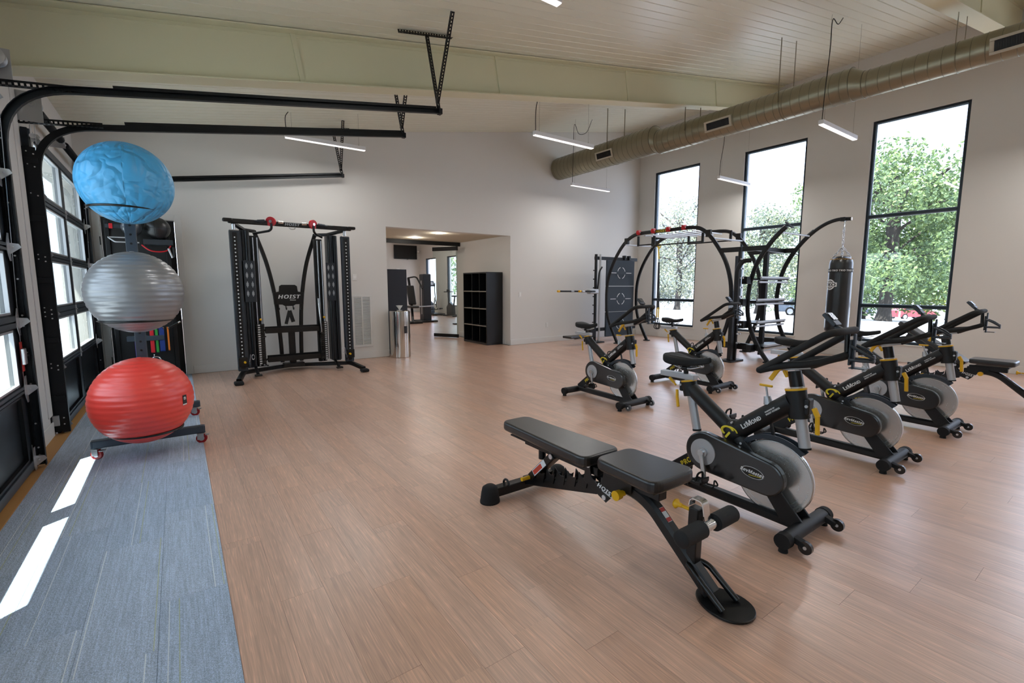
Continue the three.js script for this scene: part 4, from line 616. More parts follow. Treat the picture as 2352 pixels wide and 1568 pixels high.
// ================================================================ adjustable benches (local z runs from the rear foot to the leg plate)
function makeBench(label, pos, tilt) {
  const b = thing('weight_bench', label, 'weight bench', pos, 0, 'adjustable benches'), K = M.black;
  const pad = (z0, z1, w0, w1, y) => { const s = new THREE.Shape(), r = 0.05; const o = [[w0 / 2, z0], [w1 / 2, z1], [-w1 / 2, z1], [-w0 / 2, z0]];
    const pts = fillet([...o, o[0], o[1]].map(([x, z]) => V(x, z, 0)), r, 6).slice(1, -1); const outline = []; pts.forEach((p) => { const q = outline[outline.length - 1]; if (!q || Math.hypot(q[0] - p.x, q[1] - p.y) > 0.002) outline.push([p.x, p.y]); }); outline.pop();
    return new THREE.ExtrudeGeometry(shapeOf(outline), { depth: 0.02, bevelEnabled: true, bevelSize: 0.014, bevelThickness: 0.02, bevelSegments: 4 }).rotateX(PI / 2).translate(0, y, 0); };
  const piv = V(0, 0.4, -0.06);
  const bk = sub(b, 'backrest'); bk.position.copy(piv); bk.rotation.x = tilt;
  obj('back_pad', [pad(-0.87, -0.05, 0.2, 0.27, 0.462).translate(0, -piv.y, -piv.z)], M.vinyl, bk);
  obj('back_plate', [rspan(-0.09, 0.09, 0.395, 0.405, -0.8, -0.1, 0.002).translate(0, -piv.y, -piv.z)], K, bk);
  obj('back_beam', [rspan(-0.03, 0.03, 0.345, 0.397, -0.72, -0.05, 0.006).translate(0, -piv.y, -piv.z)], K, bk);
  const st = obj('seat_pad', [pad(0.04, 0.42, 0.26, 0.3, 0.488)], M.vinyl, b); obj('seat_plate', [rspan(-0.1, 0.1, 0.418, 0.43, 0.08, 0.38, 0.002)], K, st); obj('seat_beam', [rspan(-0.03, 0.03, 0.36, 0.419, 0.02, 0.36, 0.005)], K, st);
  // rear foot
  const rf = sub(b, 'rear_foot'); obj('cross_tube', [bar([-0.27, 0.06, -0.75], [0.27, 0.06, -0.75], 0.07, 0.06, [0, 1, 0], 0.01)], K, rf);
  for (const s of [-1, 1]) obj('end_cap', [lathe([[0.001, 0.115], [0.03, 0.114], [0.05, 0.1], [0.057, 0.07], [0.062, 0.03], [0.066, 0.012], [0.066, 0.001], [0.001, 0.001]], 24).scale(1, 1, 0.95).translate(s * 0.29, 0, -0.75)], M.rubber, rf);
  obj('transport_handle', [torus(0.03, 0.008, 18, 7, PI).rotateY(PI / 2).translate(-0.16, 0.088, -0.75)], K, rf);
  // spine with ratchet teeth
  const A = V(0, 0.085, -0.74), B = V(0, 0.27, -0.06), dir = B.clone().sub(A).normalize();
  obj('spine', [bar(A, B, 0.06, 0.06, [0, 1, 0], 0.008)], K, b);
  for (let i = 0; i < 5; i++) { const p = A.clone().addScaledVector(dir, 0.2 + i * 0.1); for (const s of [-1, 1]) obj('ratchet_tooth', [side([[-0.04, -0.02], [0.03, -0.02], [0.045, 0.05], [0.028, 0.035], [0.0, 0.03], [-0.03, 0.055]].map(([z, y]) => [p.z + z, p.y + y + 0.03]), 0.006, s * 0.033, 0.001)], K, b); }
  // prop strut between the backrest and the spine
  const top = V(0, -0.045, -0.37).applyEuler(new THREE.Euler(tilt, 0, 0)).add(piv), foot = tilt ? A.clone().addScaledVector(dir, 0.34).add(V(0, 0.06, 0)) : V(0, 0.135, -0.66);
  const ps = sub(b, 'prop_strut'); obj('strut_arm', [bar([0, top.y, top.z], [0, foot.y, foot.z], 0.075, 0.05, [0, 1, 0.3], 0.006)], K, ps); obj('strut_pin', [cyl([-0.1, foot.y, foot.z], [0.1, foot.y, foot.z], 0.013)], M.yellow, ps); obj('strut_bolt', [cyl([-0.044, top.y - 0.01, top.z - 0.01], [-0.038, top.y - 0.01, top.z - 0.01], 0.016, 0.016, 14)], M.bolt, ps);
  { const m = top.clone().lerp(foot, 0.55), a = Math.atan2(top.y - foot.y, top.z - foot.z); obj('warning_label', [box(0.16, 0.04, 0.001).rotateZ(a).rotateY(-PI / 2).translate(-0.0382, m.y, m.z)], M.whiteInk, ps); obj('warning_text', [box(0.11, 0.03, 0.001).translate(-0.02, 0, 0).rotateZ(a).rotateY(-PI / 2).translate(-0.0386, m.y, m.z)], std('#c9452c', 0.6), ps); }
  obj('head_stop', [cyl([0, 0.37, -0.57], [0, 0.285, -0.57], 0.024, 0.024, 16)], K, b).visible = true;
  // pivot gussets
  for (const s of [-1, 1]) { const g = sub(b, 'pivot_gusset');
    obj('gusset_plate', [side([[-0.13, 0.41], [-0.1, 0.41], [-0.085, 0.34], [-0.04, 0.31], [0.0, 0.34], [0.01, 0.4], [0.2, 0.4], [0.2, 0.345], [0.13, 0.345], [0.03, 0.232], [-0.14, 0.3]], 0.006, s * 0.042, 0.001)], K, g);
    obj('gusset_bolt', [cyl([s * 0.045, 0.4, -0.105], [s * 0.052, 0.4, -0.105], 0.014, 0.014, 14), cyl([s * 0.045, 0.258, 0.02], [s * 0.052, 0.258, 0.02], 0.014, 0.014, 14)], M.bolt, g);
    if (s < 0) obj('bench_logo', [text('HOIST', 0.024, 0.0015, 0.25, 1.3).rotateZ(-0.25).rotateY(-PI / 2).translate(-0.0455, 0.3, 0.03), box(0.07, 0.003, 0.001).rotateZ(-0.25).rotateY(-PI / 2).translate(-0.0458, 0.282, 0.035)], M.whiteInk, g); }
  obj('seat_knob', [cyl([-0.06, 0.325, 0.14], [-0.095, 0.325, 0.14], 0.024, 0.026, 20), cyl([-0.03, 0.325, 0.14], [-0.06, 0.325, 0.14], 0.016)], M.yellow, b);
  // front leg
  const lg = sub(b, 'front_leg');
  obj('leg_tube', [rectTube(fillet([[0, 0.335, -0.02], [0, 0.36, 0.25], [0, 0.03, 0.635]], 0.16, 8), 0.07, 0.068, [1, 0, 0], 0.014)], K, lg);
  for (const s of [-1, 1]) obj('leg_loop', [pipe(fillet([[s * 0.03, 0.13, 0.53], [s * 0.055, 0.12, 0.58], [s * 0.06, 0.02, 0.72]], 0.05), 0.014, 8)], K, lg);
  { const pl = []; for (let i = 0; i < 40; i++) { const a = 2 * PI * i / 40; pl.push([0.1 * Math.cos(a) * (1 + 0.12 * Math.sin(a)), 0.125 * Math.sin(a)]); } obj('foot_plate', [extr(pl, 0.012, 0.003).rotateX(PI / 2).translate(0.01, 0.0075, 0.69)], M.black, lg); }
  obj('leg_label', [box(0.03, 0.075, 0.001).rotateX(-0.86).translate(0, 0.296, 0.378)], M.whiteInk, lg); obj('label_band', [box(0.03, 0.02, 0.0014).translate(0, 0.026, 0).rotateX(-0.86).translate(0, 0.296, 0.378), box(0.03, 0.02, 0.0014).translate(0, -0.026, 0).rotateX(-0.86).translate(0, 0.296, 0.378)], M.redSoft, lg);
  // ankle rollers
  const ro = sub(b, 'ankle_roller'); obj('roller_post', [bar([0, 0.13, 0.535], [0, 0.4, 0.54], 0.05, 0.05, [1, 0, 0], 0.006)], K, ro);
  obj('chrome_bracket', [sweep(fillet([[0, 0.405, 0.515], [0, 0.442, 0.52], [0, 0.442, 0.58], [0, 0.36, 0.595]], 0.02, 5), rectProf(0.008, 0.045, 0.002), [1, 0, 0], false), cyl([-0.06, 0.335, 0.6], [0.06, 0.335, 0.6], 0.024)], M.chrome, ro);
  for (const s of [-1, 1]) obj('foam_roller', [cyl([s * 0.05, 0.335, 0.6], [s * 0.195, 0.335, 0.6], 0.039, 0.039, 28), new THREE.SphereGeometry(0.039, 24, 12).scale(0.45, 1, 1).translate(s * 0.195, 0.335, 0.6)], M.grip, ro);
  obj('roller_knob', [cyl([0, 0.375, 0.515], [0, 0.375, 0.47], 0.008), lathe([[0.001, 0.03], [0.02, 0.028], [0.024, 0.018], [0.012, 0.008], [0.01, -0.01], [0.001, -0.012]], 20).rotateX(-PI / 2).translate(0, 0.375, 0.455)], M.yellow, ro);
  return b;
}
makeBench('flat black padded weight bench in front of the spin bikes', [1.86, 0, -1.7], 0);
makeBench('weight bench with raised backrest behind the spin bikes by the window wall', [8.05, 0, -1.4], 0.6);
// ================================================================ arched training cage
{
  const PX = 9.2, PZ = -5.9, t = thing('training_cage', 'black arched training cage with monkey bars, ladder steps and target panel', 'training cage', [PX, 0, PZ]), K = M.cageSteel = std('#17181a', 0.4, 0.35);
  const put = (name, gs, mat, parent = t) => obj(name, [gs].flat().map((g) => g.translate(-PX, 0, -PZ)), mat, parent);
  const arch = [[-7.72, 0.02], [-7.92, 0.37], [-8.06, 0.7], [-8.1, 1.13], [-8.07, 1.5], [-7.95, 1.85], [-7.72, 2.22], [-7.5, 2.44], [-7.28, 2.55], [-7.05, 2.58], [-6.4, 2.58], [-5.78, 2.58], [-5.6, 2.54], [-5.42, 2.41], [-5.2, 2.14], [-5.03, 1.85], [-4.92, 1.5], [-4.885, 1.15], [-4.9, 0.85], [-5.0, 0.46], [-5.17, 0.02]];
  const arc = [[-4.15, 0.02], [-4.34, 0.28], [-4.5, 0.62], [-4.575, 1.0], [-4.55, 1.45], [-4.44, 1.82], [-4.26, 2.12], [-4.08, 2.33], [-3.98, 2.42]];
  const boom = [[-4.08, 2.33], [-3.9, 2.47], [-3.74, 2.55], [-3.59, 2.585], [-3.4, 2.575]];
  for (const x of [8.65, 9.76]) {
    const a = sub(t, 'arch'); put('arch_tube', rectTube(curve(arch.map(([z, y]) => [x, y, z]), 70), 0.075, 0.05, [1, 0, 0], 0.012), K, a);
    for (const z of [-7.72, -5.17]) put('foot_disc', cyl([x, 0.002, z], [x, 0.02, z], 0.09, 0.08, 24), M.rubber, a);
    for (const z of [-7.5, -5.42]) put('joint_bracket', [rspan(x - 0.032, x + 0.032, 2.36, 2.5, z - 0.05, z + 0.05, 0.004)], M.black, a);
    const b = sub(t, 'ladder_arc'); put('arc_tube', rectTube(curve(arc.map(([z, y]) => [x + 0.03, y, z]), 40), 0.075, 0.05, [1, 0, 0], 0.012), K, b);
    put('foot_disc', cyl([x + 0.03, 0.002, -4.15], [x + 0.03, 0.02, -4.15], 0.08, 0.07, 24), M.rubber, b);
    put('tie_beam', bar([x, 2.08, -5.17], [x + 0.02, 2.08, -4.28], 0.05, 0.09, [0, 1, 0], 0.006), K);
  }
  put('bag_boom', [rectTube(curve(boom.map(([z, y]) => [9.79, y, z]), 24), 0.06, 0.06, [1, 0, 0], 0.014), rspan(9.74, 9.84, 2.545, 2.615, -3.56, -3.48, 0.006)], K); put('boom_cap', [cyl([9.79, 2.575, -3.4], [9.79, 2.575, -3.39], 0.03)], M.white);
  put('push_pad', rbox(0.09, 0.02, 0.16, 0.006).rotateX(0.75).translate(8.68, 2.44, -3.93), M.charcoal);
  put('top_crossbar', cyl([8.65, 2.36, -7.62], [9.76, 2.36, -7.62], 0.017), M.silver); put('top_crossbar', cyl([8.65, 2.33, -5.33], [9.76, 2.33, -5.33], 0.017), M.silver); put('top_crossbar', cyl([8.68, 2.33, -4.06], [9.79, 2.33, -4.06], 0.016), M.silver);
  for (let i = 0; i < 7; i++) { const z = -7.0 + i * 0.2; put('monkey_rung', cyl([8.67, 2.52, z], [9.74, 2.52, z], 0.016), M.silver); }
  for (const [x, z0, z1] of [[8.9, -7.37, -6.92], [9.2, -7.2, -5.9], [9.5, -6.44, -5.45]]) { const g = sub(t, 'drop_grip'); put('grip_bar', cyl([x, 2.34, z0], [x, 2.34, z1], 0.015), K, g); for (const z of [z0, z1]) put('grip_bracket', rspan(x - 0.015, x + 0.015, 2.32, 2.55, z - 0.025, z + 0.025, 0.003), K, g); }
  for (const z of [-7.126, -6.726, -6.337, -5.96]) { const r = sub(t, 'red_roller'); put('roller_disc', lathe([[0.001, 0.03], [0.055, 0.03], [0.05, 0.012], [0.03, 0], [0.05, -0.012], [0.055, -0.03], [0.001, -0.03]], 24).rotateX(PI / 2).translate(8.61, 2.595, z), M.red, r); put('roller_axle', cyl([8.61, 2.595, z - 0.04], [8.61, 2.595, z + 0.04], 0.012), M.white, r); }
  put('cage_logo', text('HOIST', 0.05, 0.0015, 0.25, 1.4).rotateY(-PI / 2).translate(8.6235, 2.58, -6.53), M.yellowInk);
  // target panel
  const p = sub(t, 'target_panel'), zp = -8.16;
  put('panel_board', [rspan(8.69, 9.7, 0.13, 0.745, zp - 0.03, zp + 0.03, 0.015, 2), rspan(8.69, 9.7, 0.755, 1.385, zp - 0.03, zp + 0.03, 0.015, 2), rspan(8.69, 9.7, 1.395, 2.03, zp - 0.03, zp + 0.03, 0.015, 2)], M.target, p);
  put('panel_stripe', [box(1.0, 0.022, 0.002, 9.195, 1.39, zp + 0.031), box(1.0, 0.012, 0.002, 9.195, 0.75, zp + 0.031)], M.greyInk, p);
  for (const y of [0.44, 1.07, 1.72]) { const gs = []; for (let k = 0; k < 4; k++) gs.push(torus(0.14, 0.009, 14, 5, 1.0).rotateZ(k * PI / 2 + 0.28).scale(1, 1, 0.15).translate(9.2, y, zp + 0.031)); put('target_ring', gs, M.whiteInk, p); put('target_line', [box(0.2, 0.014, 0.002, 8.92, y, zp + 0.031), box(0.2, 0.014, 0.002, 9.48, y, zp + 0.031)], M.whiteInk, p); }
  put('panel_frame', [bar([8.33, 2.07, -8.2], [9.85, 2.07, -8.2], 0.06, 0.08, [0, 1, 0], 0.006), bar([8.33, 0.32, -8.2], [9.85, 0.32, -8.2], 0.06, 0.08, [0, 1, 0], 0.006)], K, p);
  for (const x of [9.35, 9.52]) put('panel_clamp', rspan(x - 0.03, x + 0.03, 2.05, 2.16, -8.22, -8.13, 0.005), K, p);
  // stall column with dip handles and low pad
  const c = sub(t, 'stall_column');
  put('column_post', [rspan(8.3, 8.345, 0.03, 2.16, -8.19, -8.13, 0.006)], K, c); put('column_post', [cyl([8.46, 0.03, -8.15], [8.46, 2.16, -8.15], 0.026)], M.silver, c); put('column_base', [rspan(8.26, 8.56, 0.002, 0.03, -8.3, -8.05, 0.004)], K, c);
  put('column_handle', pipe(fillet([[8.33, 1.3, -8.1], [8.33, 1.75, -8.05], [8.42, 1.85, -8.05]], 0.08), 0.02, 10), K, c);
  const pegs = []; for (let y = 0.3; y < 1.9; y += 0.21) pegs.push(cyl([8.24, y, -8.16], [8.3, y, -8.16], 0.013)); put('peg', pegs[0], K, c); pegs.slice(1).forEach((g) => put('peg', g, K, c));
  for (const z of [-8.32, -7.95]) { const h = sub(t, 'dip_handle'); put('handle_arm', [cyl([8.35, 1.265, -8.14], [7.95, 1.265, z], 0.022), cyl([7.95, 1.265, z], [7.3 + (z + 8.32) * 0.9, 1.272, z], 0.02)], K, h); put('handle_end', cyl([7.3 + (z + 8.32) * 0.9, 1.272, z], [7.24 + (z + 8.32) * 0.9, 1.272, z], 0.026), M.yellow, h); put('handle_collar', cyl([7.75, 1.268, z], [7.66, 1.268, z], 0.024), M.silver, h); }
  put('handle_bracket', rbox(0.3, 0.12, 0.14, 0.03, 8.2, 1.265, -8.13), M.galv, c);
  put('low_pad', [rbox(0.68, 0.055, 0.3, 0.025, 7.68, 0.2, -8.1, 3)], M.vinyl); put('pad_arm', [bar([8.3, 0.18, -8.15], [7.6, 0.16, -8.1], 0.06, 0.04)], K); put('pad_hinge', [rspan(8.12, 8.3, 0.15, 0.42, -8.2, -8.1, 0.01)], K);
  // rack column before the ladder
  const q = sub(t, 'rack_column');
  put('rack_post', rspan(8.37, 8.415, 0.03, 2.1, -4.64, -4.59, 0.006), K, q); put('rack_post', rspan(8.24, 8.3, 0.03, 1.0, -4.68, -4.61, 0.006), K, q); put('rack_post', rspan(8.49, 8.53, 0.03, 1.95, -4.76, -4.71, 0.006), M.darkSteel, q);
  put('rack_grip', pipe(fillet([[8.3, 0.95, -4.6], [8.3, 1.72, -4.6], [8.34, 1.85, -4.52], [8.4, 1.85, -4.4]], 0.1), 0.04, 14), K, q);
  put('rack_foot', rspan(8.15, 8.58, 0.002, 0.03, -4.8, -4.54, 0.004), K, q);
  for (let y = 0.35; y < 1.95; y += 0.17) put('rack_bolt', [cyl([8.35, y, -4.575], [8.35, y, -4.55], 0.016), cyl([8.43, y, -4.575], [8.43, y, -4.55], 0.016)], M.bolt, q);
  put('rack_arm', bar([8.3, 1.0, -4.6], [8.65, 1.0, -4.9], 0.05, 0.07), K, q); put('rack_arm', bar([8.3, 0.28, -4.64], [8.68, 0.28, -4.9], 0.06, 0.1), K, q);
  put('base_rail', [bar([8.68, 0.26, -5.06], [8.68, 0.26, -4.32], 0.06, 0.12, [0, 1, 0], 0.008)], K); put('base_rail', [bar([9.78, 0.3, -5.06], [9.78, 0.3, -4.32], 0.06, 0.1, [0, 1, 0], 0.008)], K);
  put('ladder_post', rspan(9.24, 9.32, 0.05, 2.16, -4.62, -4.54, 0.006), K); put('ladder_head', bar([8.7, 2.08, -4.5], [9.78, 2.08, -4.5], 0.06, 0.08, [0, 1, 0], 0.006), K);
  for (const [y, d] of [[1.52, -4.5], [1.11, -4.55], [0.7, -4.52], [0.27, -4.36]]) {
    const s = sub(t, 'ladder_step'); put('step_plate', [extr([[8.7, 0], [9.78, 0], [9.7, 0.3], [9.3, 0.42], [8.78, 0.3]], 0.03, 0.006).rotateX(-PI / 2).translate(0, y, d + 0.12)], M.black, s);
    put('step_edge', [rspan(8.7, 9.78, y + 0.012, y + 0.05, d + 0.11, d + 0.145, 0.006), rspan(8.7, 9.78, y - 0.07, y - 0.035, d + 0.09, d + 0.12, 0.006)], M.silver, s); put('step_block', rspan(8.5, 8.68, y - 0.09, y + 0.05, d - 0.12, d - 0.02, 0.01), M.black, s);
  }
  // punching bag
  const bx = 9.79, bz = -3.5, g = thing('punching_bag', 'black vinyl punching bag hanging on chains from the cage boom', 'punching bag', [bx, 0, bz]);
  const bend = (geo, R, th) => { const p = geo.attributes.position; for (let i = 0; i < p.count; i++) { const a = p.getX(i) / R + th, r = R + p.getZ(i); p.setXYZ(i, r * Math.sin(a), p.getY(i), r * Math.cos(a)); } geo.computeVertexNormals(); return geo; };
  const R = 0.186; obj('bag_body', [lathe([[0.001, 0.56], [0.15, 0.562], [0.178, 0.585], [R, 0.65], [R, 1.2], [R - 0.003, 1.6], [R - 0.006, 1.8], [R - 0.018, 1.86], [0.13, 1.905], [0.06, 1.93], [0.001, 1.935]], 48)], M.bagVinyl, g);
  const th = -1.228; obj('bag_band', [lathe([[R + 0.001, 1.64], [R + 0.002, 1.645], [R + 0.002, 1.7], [R + 0.001, 1.705]], 48)], M.blackMatt, g);
  obj('bag_lettering', [-1.35, -0.75, -0.15, 0.45, 1.05].map((d) => bend(text('TKO', 0.03, 0.0015, 0.1, 1.25), R + 0.002, th + d + 0.27).translate(0, 1.672, 0)), M.whiteInk, g);
  { const l = sub(g, 'round_logo'), a = th - 0.88; const ringG = (R0, R1) => { const s = new THREE.Shape(); s.absarc(0, 0, R0, 0, 2 * PI); const h = new THREE.Path(); h.absarc(0, 0, R1, 0, 2 * PI, true); s.holes.push(h); return flat(new THREE.ExtrudeGeometry(s, { depth: 0.001, bevelEnabled: false, curveSegments: 28 })); };
    obj('logo_ring', [bend(ringG(0.095, 0.072), R + 0.001, a).translate(0, 1.42, 0), bend(ringG(0.058, 0.045), R + 0.001, a).translate(0, 1.42, 0)], M.whiteInk, l); obj('logo_field', [bend(flat(new THREE.BoxGeometry(0.25, 0.075, 0.001, 12, 1, 1)), R + 0.002, a).translate(0, 1.42, 0)], M.whiteInk, l); obj('logo_letters', [bend(text('TKO', 0.056, 0.001, 0, 1.5), R + 0.003, a).translate(0, 1.42, 0)], M.black, l); }
  const eyelets = []; for (let i = 0; i < 44; i++) { const a = i * 2 * PI / 44; eyelets.push(box(0.006, 0.022, 0.004).rotateZ(i % 2 ? 0.4 : -0.4).translate(0, 1.872, 0.165).rotateY(a)); } obj('lacing', eyelets, std('#cfa04a', 0.6), g).userData.kind = 'stuff';
  const link = (p, q, n, parent) => { p = V(...p); q = V(...q); const d = q.clone().sub(p), L = d.length() / n, quat = new THREE.Quaternion().setFromUnitVectors(V(0, 1, 0), d.clone().normalize()), gs = []; for (let i = 0; i < n; i++) gs.push(torus(L * 0.42, L * 0.13, 12, 5).scale(0.8, 1.6, 1).rotateY(i % 2 ? PI / 2 : 0).applyQuaternion(quat).translate(...p.clone().addScaledVector(d, (i + 0.5) / n).toArray())); const m = obj('chain', gs, M.steel, parent); m.userData.kind = 'stuff'; };
  for (let i = 0; i < 4; i++) { const a = i * PI / 2 + 0.4; link([0.13 * Math.sin(a), 1.91, 0.13 * Math.cos(a)], [0, 2.1, 0], 5, g); } link([0, 2.1, 0], [0, 2.46, 0], 7, g); obj('carabiner', [torus(0.028, 0.006, 20, 7).scale(0.8, 1.7, 1).translate(0, 2.5, 0)], M.chrome, g);
  // suspension straps
  const sx = 9.66, sz = -7.36, s = thing('suspension_trainer', 'yellow and black suspension straps hanging from the cage arch', 'suspension straps', [sx, 0, sz]);
  obj('anchor_strap', [bar([0, 2.36, -0.02], [0, 2.05, 0.01], 0.035, 0.012, [0, 0, 1], 0.003), torus(0.05, 0.012, 20, 7).translate(0.04, 2.36, -0.03)], M.yellowStrap, s); obj('anchor_clip', [torus(0.025, 0.005, 18, 6).scale(0.8, 1.6, 1).translate(0, 2.0, 0.01)], M.black, s);
  for (const q of [-1, 1]) { const l = sub(s, 'strap'); obj('webbing', [bar([q * 0.01, 1.97, 0.01], [q * 0.035, 0.85, 0.03], 0.03, 0.016, [0, 0, 1], 0.003)], M.blackMatt, l); obj('grip_sleeve', [bar([q * 0.03, 0.87, 0.03], [q * 0.032, 0.62, 0.03], 0.034, 0.02, [0, 0, 1], 0.006)], M.yellowStrap, l);
    obj('foot_loop', [pipe(fillet([[q * 0.03, 0.62, 0.03], [q * 0.02, 0.4, 0.1], [q * 0.03, 0.33, 0.06], [q * 0.035, 0.36, -0.05], [q * 0.03, 0.6, 0.02]], 0.05), 0.011, 8)], M.blackMatt, l); }
}
// ================================================================ passage behind the opening and the far cardio room
{
  const Z1 = -11.4;
  struct('wall_passage_right', [span(6.34, 6.5, 0.001, 2.7, Z1, ZB - 0.2)], M.wall, 'cream return wall behind the black cubby cabinet'); struct('wall_passage_left', [span(3.2, 3.38, 0.001, 2.7, Z1, ZB - 0.2)], M.wall, 'cream return wall left in the passage');
  struct('ceiling_passage', [span(3.2, 6.5, 2.56, 2.7, Z1, ZB - 0.2)], M.soffit, 'lowered soffit over the passage', 'ceiling');
  struct('baseboard_passage', [rspan(6.324, 6.339, 0.002, 0.135, Z1, ZB - 0.2)], M.wallTrim, 'baseboard along the passage return wall', 'baseboard');
  for (const [x, z, l] of [[4.82, -9.55, 'round recessed downlight close to the opening'], [4.78, -10.75, 'round recessed downlight deeper in the passage']]) {
    const d = thing('recessed_downlight', l, 'downlight', [x, 2.56, z]); obj('trim_ring', [torus(0.085, 0.008, 28, 6).rotateX(PI / 2).translate(0, -0.003, 0)], M.white, d); obj('lens', [new THREE.CylinderGeometry(0.08, 0.08, 0.004, 28).translate(0, -0.003, 0)], M.lampGlow, d);
    const L = new THREE.PointLight(new THREE.Color(1, 0.93, 0.84), 0.7); L.position.set(x, 2.5, z); L.castShadow = true; scene.add(L);
  }
  const h = structure('door_5', 'frameless glass entrance with dark header rail and open glass leaf'); h.userData.category = 'glass door';
  obj('header_rail', [rspan(3.38, 6.34, 2.46, 2.555, Z1 + 0.03, Z1 + 0.09, 0.004)], M.blackMatt, h);
  { const a = V(6.1, 0, -11.05), b = V(5.72, 0, -11.72), d = b.clone().sub(a).normalize(), at = (y0, y1, th) => bar([(a.x + b.x) / 2 - d.x * 0.39, (y0 + y1) / 2, (a.z + b.z) / 2 - d.z * 0.39], [(a.x + b.x) / 2 + d.x * 0.39, (y0 + y1) / 2, (a.z + b.z) / 2 + d.z * 0.39], th, y1 - y0, [0, 1, 0], 0);
    obj('leaf_pane', [at(0.1, 2.33, 0.0006)], M.doorGlass, h); obj('leaf_bottom_rail', [at(0.012, 0.1, 0.045)], M.blackMatt, h); obj('leaf_top_rail', [at(2.33, 2.43, 0.045)], M.blackMatt, h); obj('pull_handle', [cyl([5.78, 0.75, -11.55], [5.78, 1.5, -11.55], 0.015)], M.steel, h); }
  // far room shell
  struct('wall_far_end', [span(2.8, 11.06, 0, 4.4, -24.0, -23.75)], M.wall, 'cream end wall of the far cardio room'); struct('wall_far_left', [span(2.8, 3.0, 0, 4.4, -23.75, Z1)], M.wall, 'cream side wall of the far cardio room');
  struct('wall_far_near', [span(2.8, 3.38, 0, 4.4, Z1 - 0.16, Z1), span(6.34, 11.06, 0, 4.4, Z1 - 0.16, Z1), span(3.38, 6.34, 2.56, 4.4, Z1 - 0.16, Z1)], M.wall, 'cream wall above the glass entrance'); struct('ceiling_far_room', [span(2.8, 11.06, 4.3, 4.4, -24, Z1)], M.soffit, 'pale ceiling of the far cardio room', 'ceiling');
  for (const [x, z, l] of [[5, -15, 'linear lamp of the far room over the aisle'], [8.5, -15, 'linear lamp of the far room over the weight stack'], [5, -20, 'linear lamp of the far room near the television'], [8.5, -20, 'linear lamp of the far room over the elliptical']]) { const p = thing('ceiling_strip_lamp', l, 'ceiling lamp', [x, 4.24, z]); obj('housing', [rspan(-0.75, 0.75, 0.0, 0.058, -0.08, 0.08, 0.005)], M.lampBody, p); obj('diffuser', [rspan(-0.74, 0.74, -0.006, -0.001, -0.07, 0.07, 0.002)], M.lampGlow, p); rectLamp(x, 4.225, z, 1.45, 0.13, 60); }
  [[-23.05, -21.85], [-20.65, -19.3], [-18.0, -16.7], [-15.4, -14.1]].forEach(([a, b], i) => { const w = structure('window_' + (6 + i), ['far room window next to the end wall', 'far room window behind the elliptical', 'far room window behind the exercise bike', 'far room window nearest the passage'][i]); w.userData.category = 'window'; const f = 0.05; obj('window_frame', [rspan(XR + 0.03, XR + 0.13, 0.42, 2.82, a, a + f), rspan(XR + 0.03, XR + 0.13, 0.42, 2.82, b - f, b), rspan(XR + 0.03, XR + 0.13, 2.77, 2.82, a + f, b - f), rspan(XR + 0.03, XR + 0.13, 0.42, 0.47, a + f, b - f)], M.frame, w); obj('pane', [span(XR + 0.08, XR + 0.0805, 0.47, 2.77, a + f, b - f)], M.glass, w); });
  // dark board and stainless wipe dispenser at the left of the opening
  const bd = thing('partition_board', 'tall dark navy board standing at the left of the opening', 'board', [3.66, 0, -9.3]); obj('board_slab', [rspan(-0.245, 0.245, 0.012, 1.735, -0.05, 0.05, 0.004)], M.dark, bd); obj('board_foot', [rspan(-0.2, 0.2, 0.001, 0.012, -0.09, 0.09, 0.003)], M.black, bd); obj('top_sign', [rspan(0.05, 0.12, 1.735, 1.76, -0.01, 0.0, 0.002)], M.white, bd);
  const ds = thing('wipe_dispenser', 'polished steel wipe dispenser bin with tissue on top', 'dispenser', [3.54, 0, -8.78]); obj('bin_shell', [lathe([[0.001, 0.002], [0.19, 0.002], [0.195, 0.008], [0.195, 0.9], [0.188, 0.915], [0.001, 0.918]], 48)], M.chrome2 = std('#cfcac2', 0.14, 1), ds); obj('bin_slot', [new THREE.CylinderGeometry(0.1965, 0.1965, 0.14, 12, 1, true, 0.02, 0.36).translate(0, 0.55, 0)], M.black, ds); obj('lid_ring', [torus(0.05, 0.006, 24, 6).rotateX(PI / 2).translate(0, 0.92, 0)], M.steel, ds);
  { const g = new THREE.ConeGeometry(0.06, 0.1, 14, 4, true).rotateX(PI).translate(0, 0.965, 0), p = g.attributes.position; for (let i = 0; i < p.count; i++) { const k = 1 + 0.25 * Math.sin(i * 2.4); p.setX(i, p.getX(i) * k); p.setZ(i, p.getZ(i) / k); } g.computeVertexNormals(); obj('tissue', [g], std('#e8e6e4', 0.9, 0, { side: THREE.DoubleSide }), ds); }
  // cubby cabinet
  const cb = thing('cubby_cabinet', 'black cubby cabinet with four shelves against the passage wall', 'cabinet', [6.085, 0, -9.8]), hz = 0.545;
  obj('carcass', [rspan(-0.215, 0.235, 0.002, 0.05, -hz, hz, 0.003), rspan(-0.215, 0.235, 1.69, 1.72, -hz, hz, 0.003), rspan(-0.215, 0.235, 0.05, 1.69, hz - 0.025, hz, 0.003), rspan(-0.215, 0.235, 0.05, 1.69, -hz, -hz + 0.025, 0.003), rspan(0.215, 0.235, 0.05, 1.69, -hz + 0.025, hz - 0.025, 0.003)], M.cabinet, cb);
  for (const y of [1.265, 0.854, 0.447]) { const s = obj('shelf', [rspan(-0.2, 0.215, y - 0.012, y + 0.012, -hz + 0.025, hz - 0.025, 0.002)], M.cabinet, cb); obj('shelf_edge', [rspan(-0.216, -0.2, y - 0.012, y + 0.012, -hz + 0.025, hz - 0.025, 0.002)], M.cabinetEdge, s); }
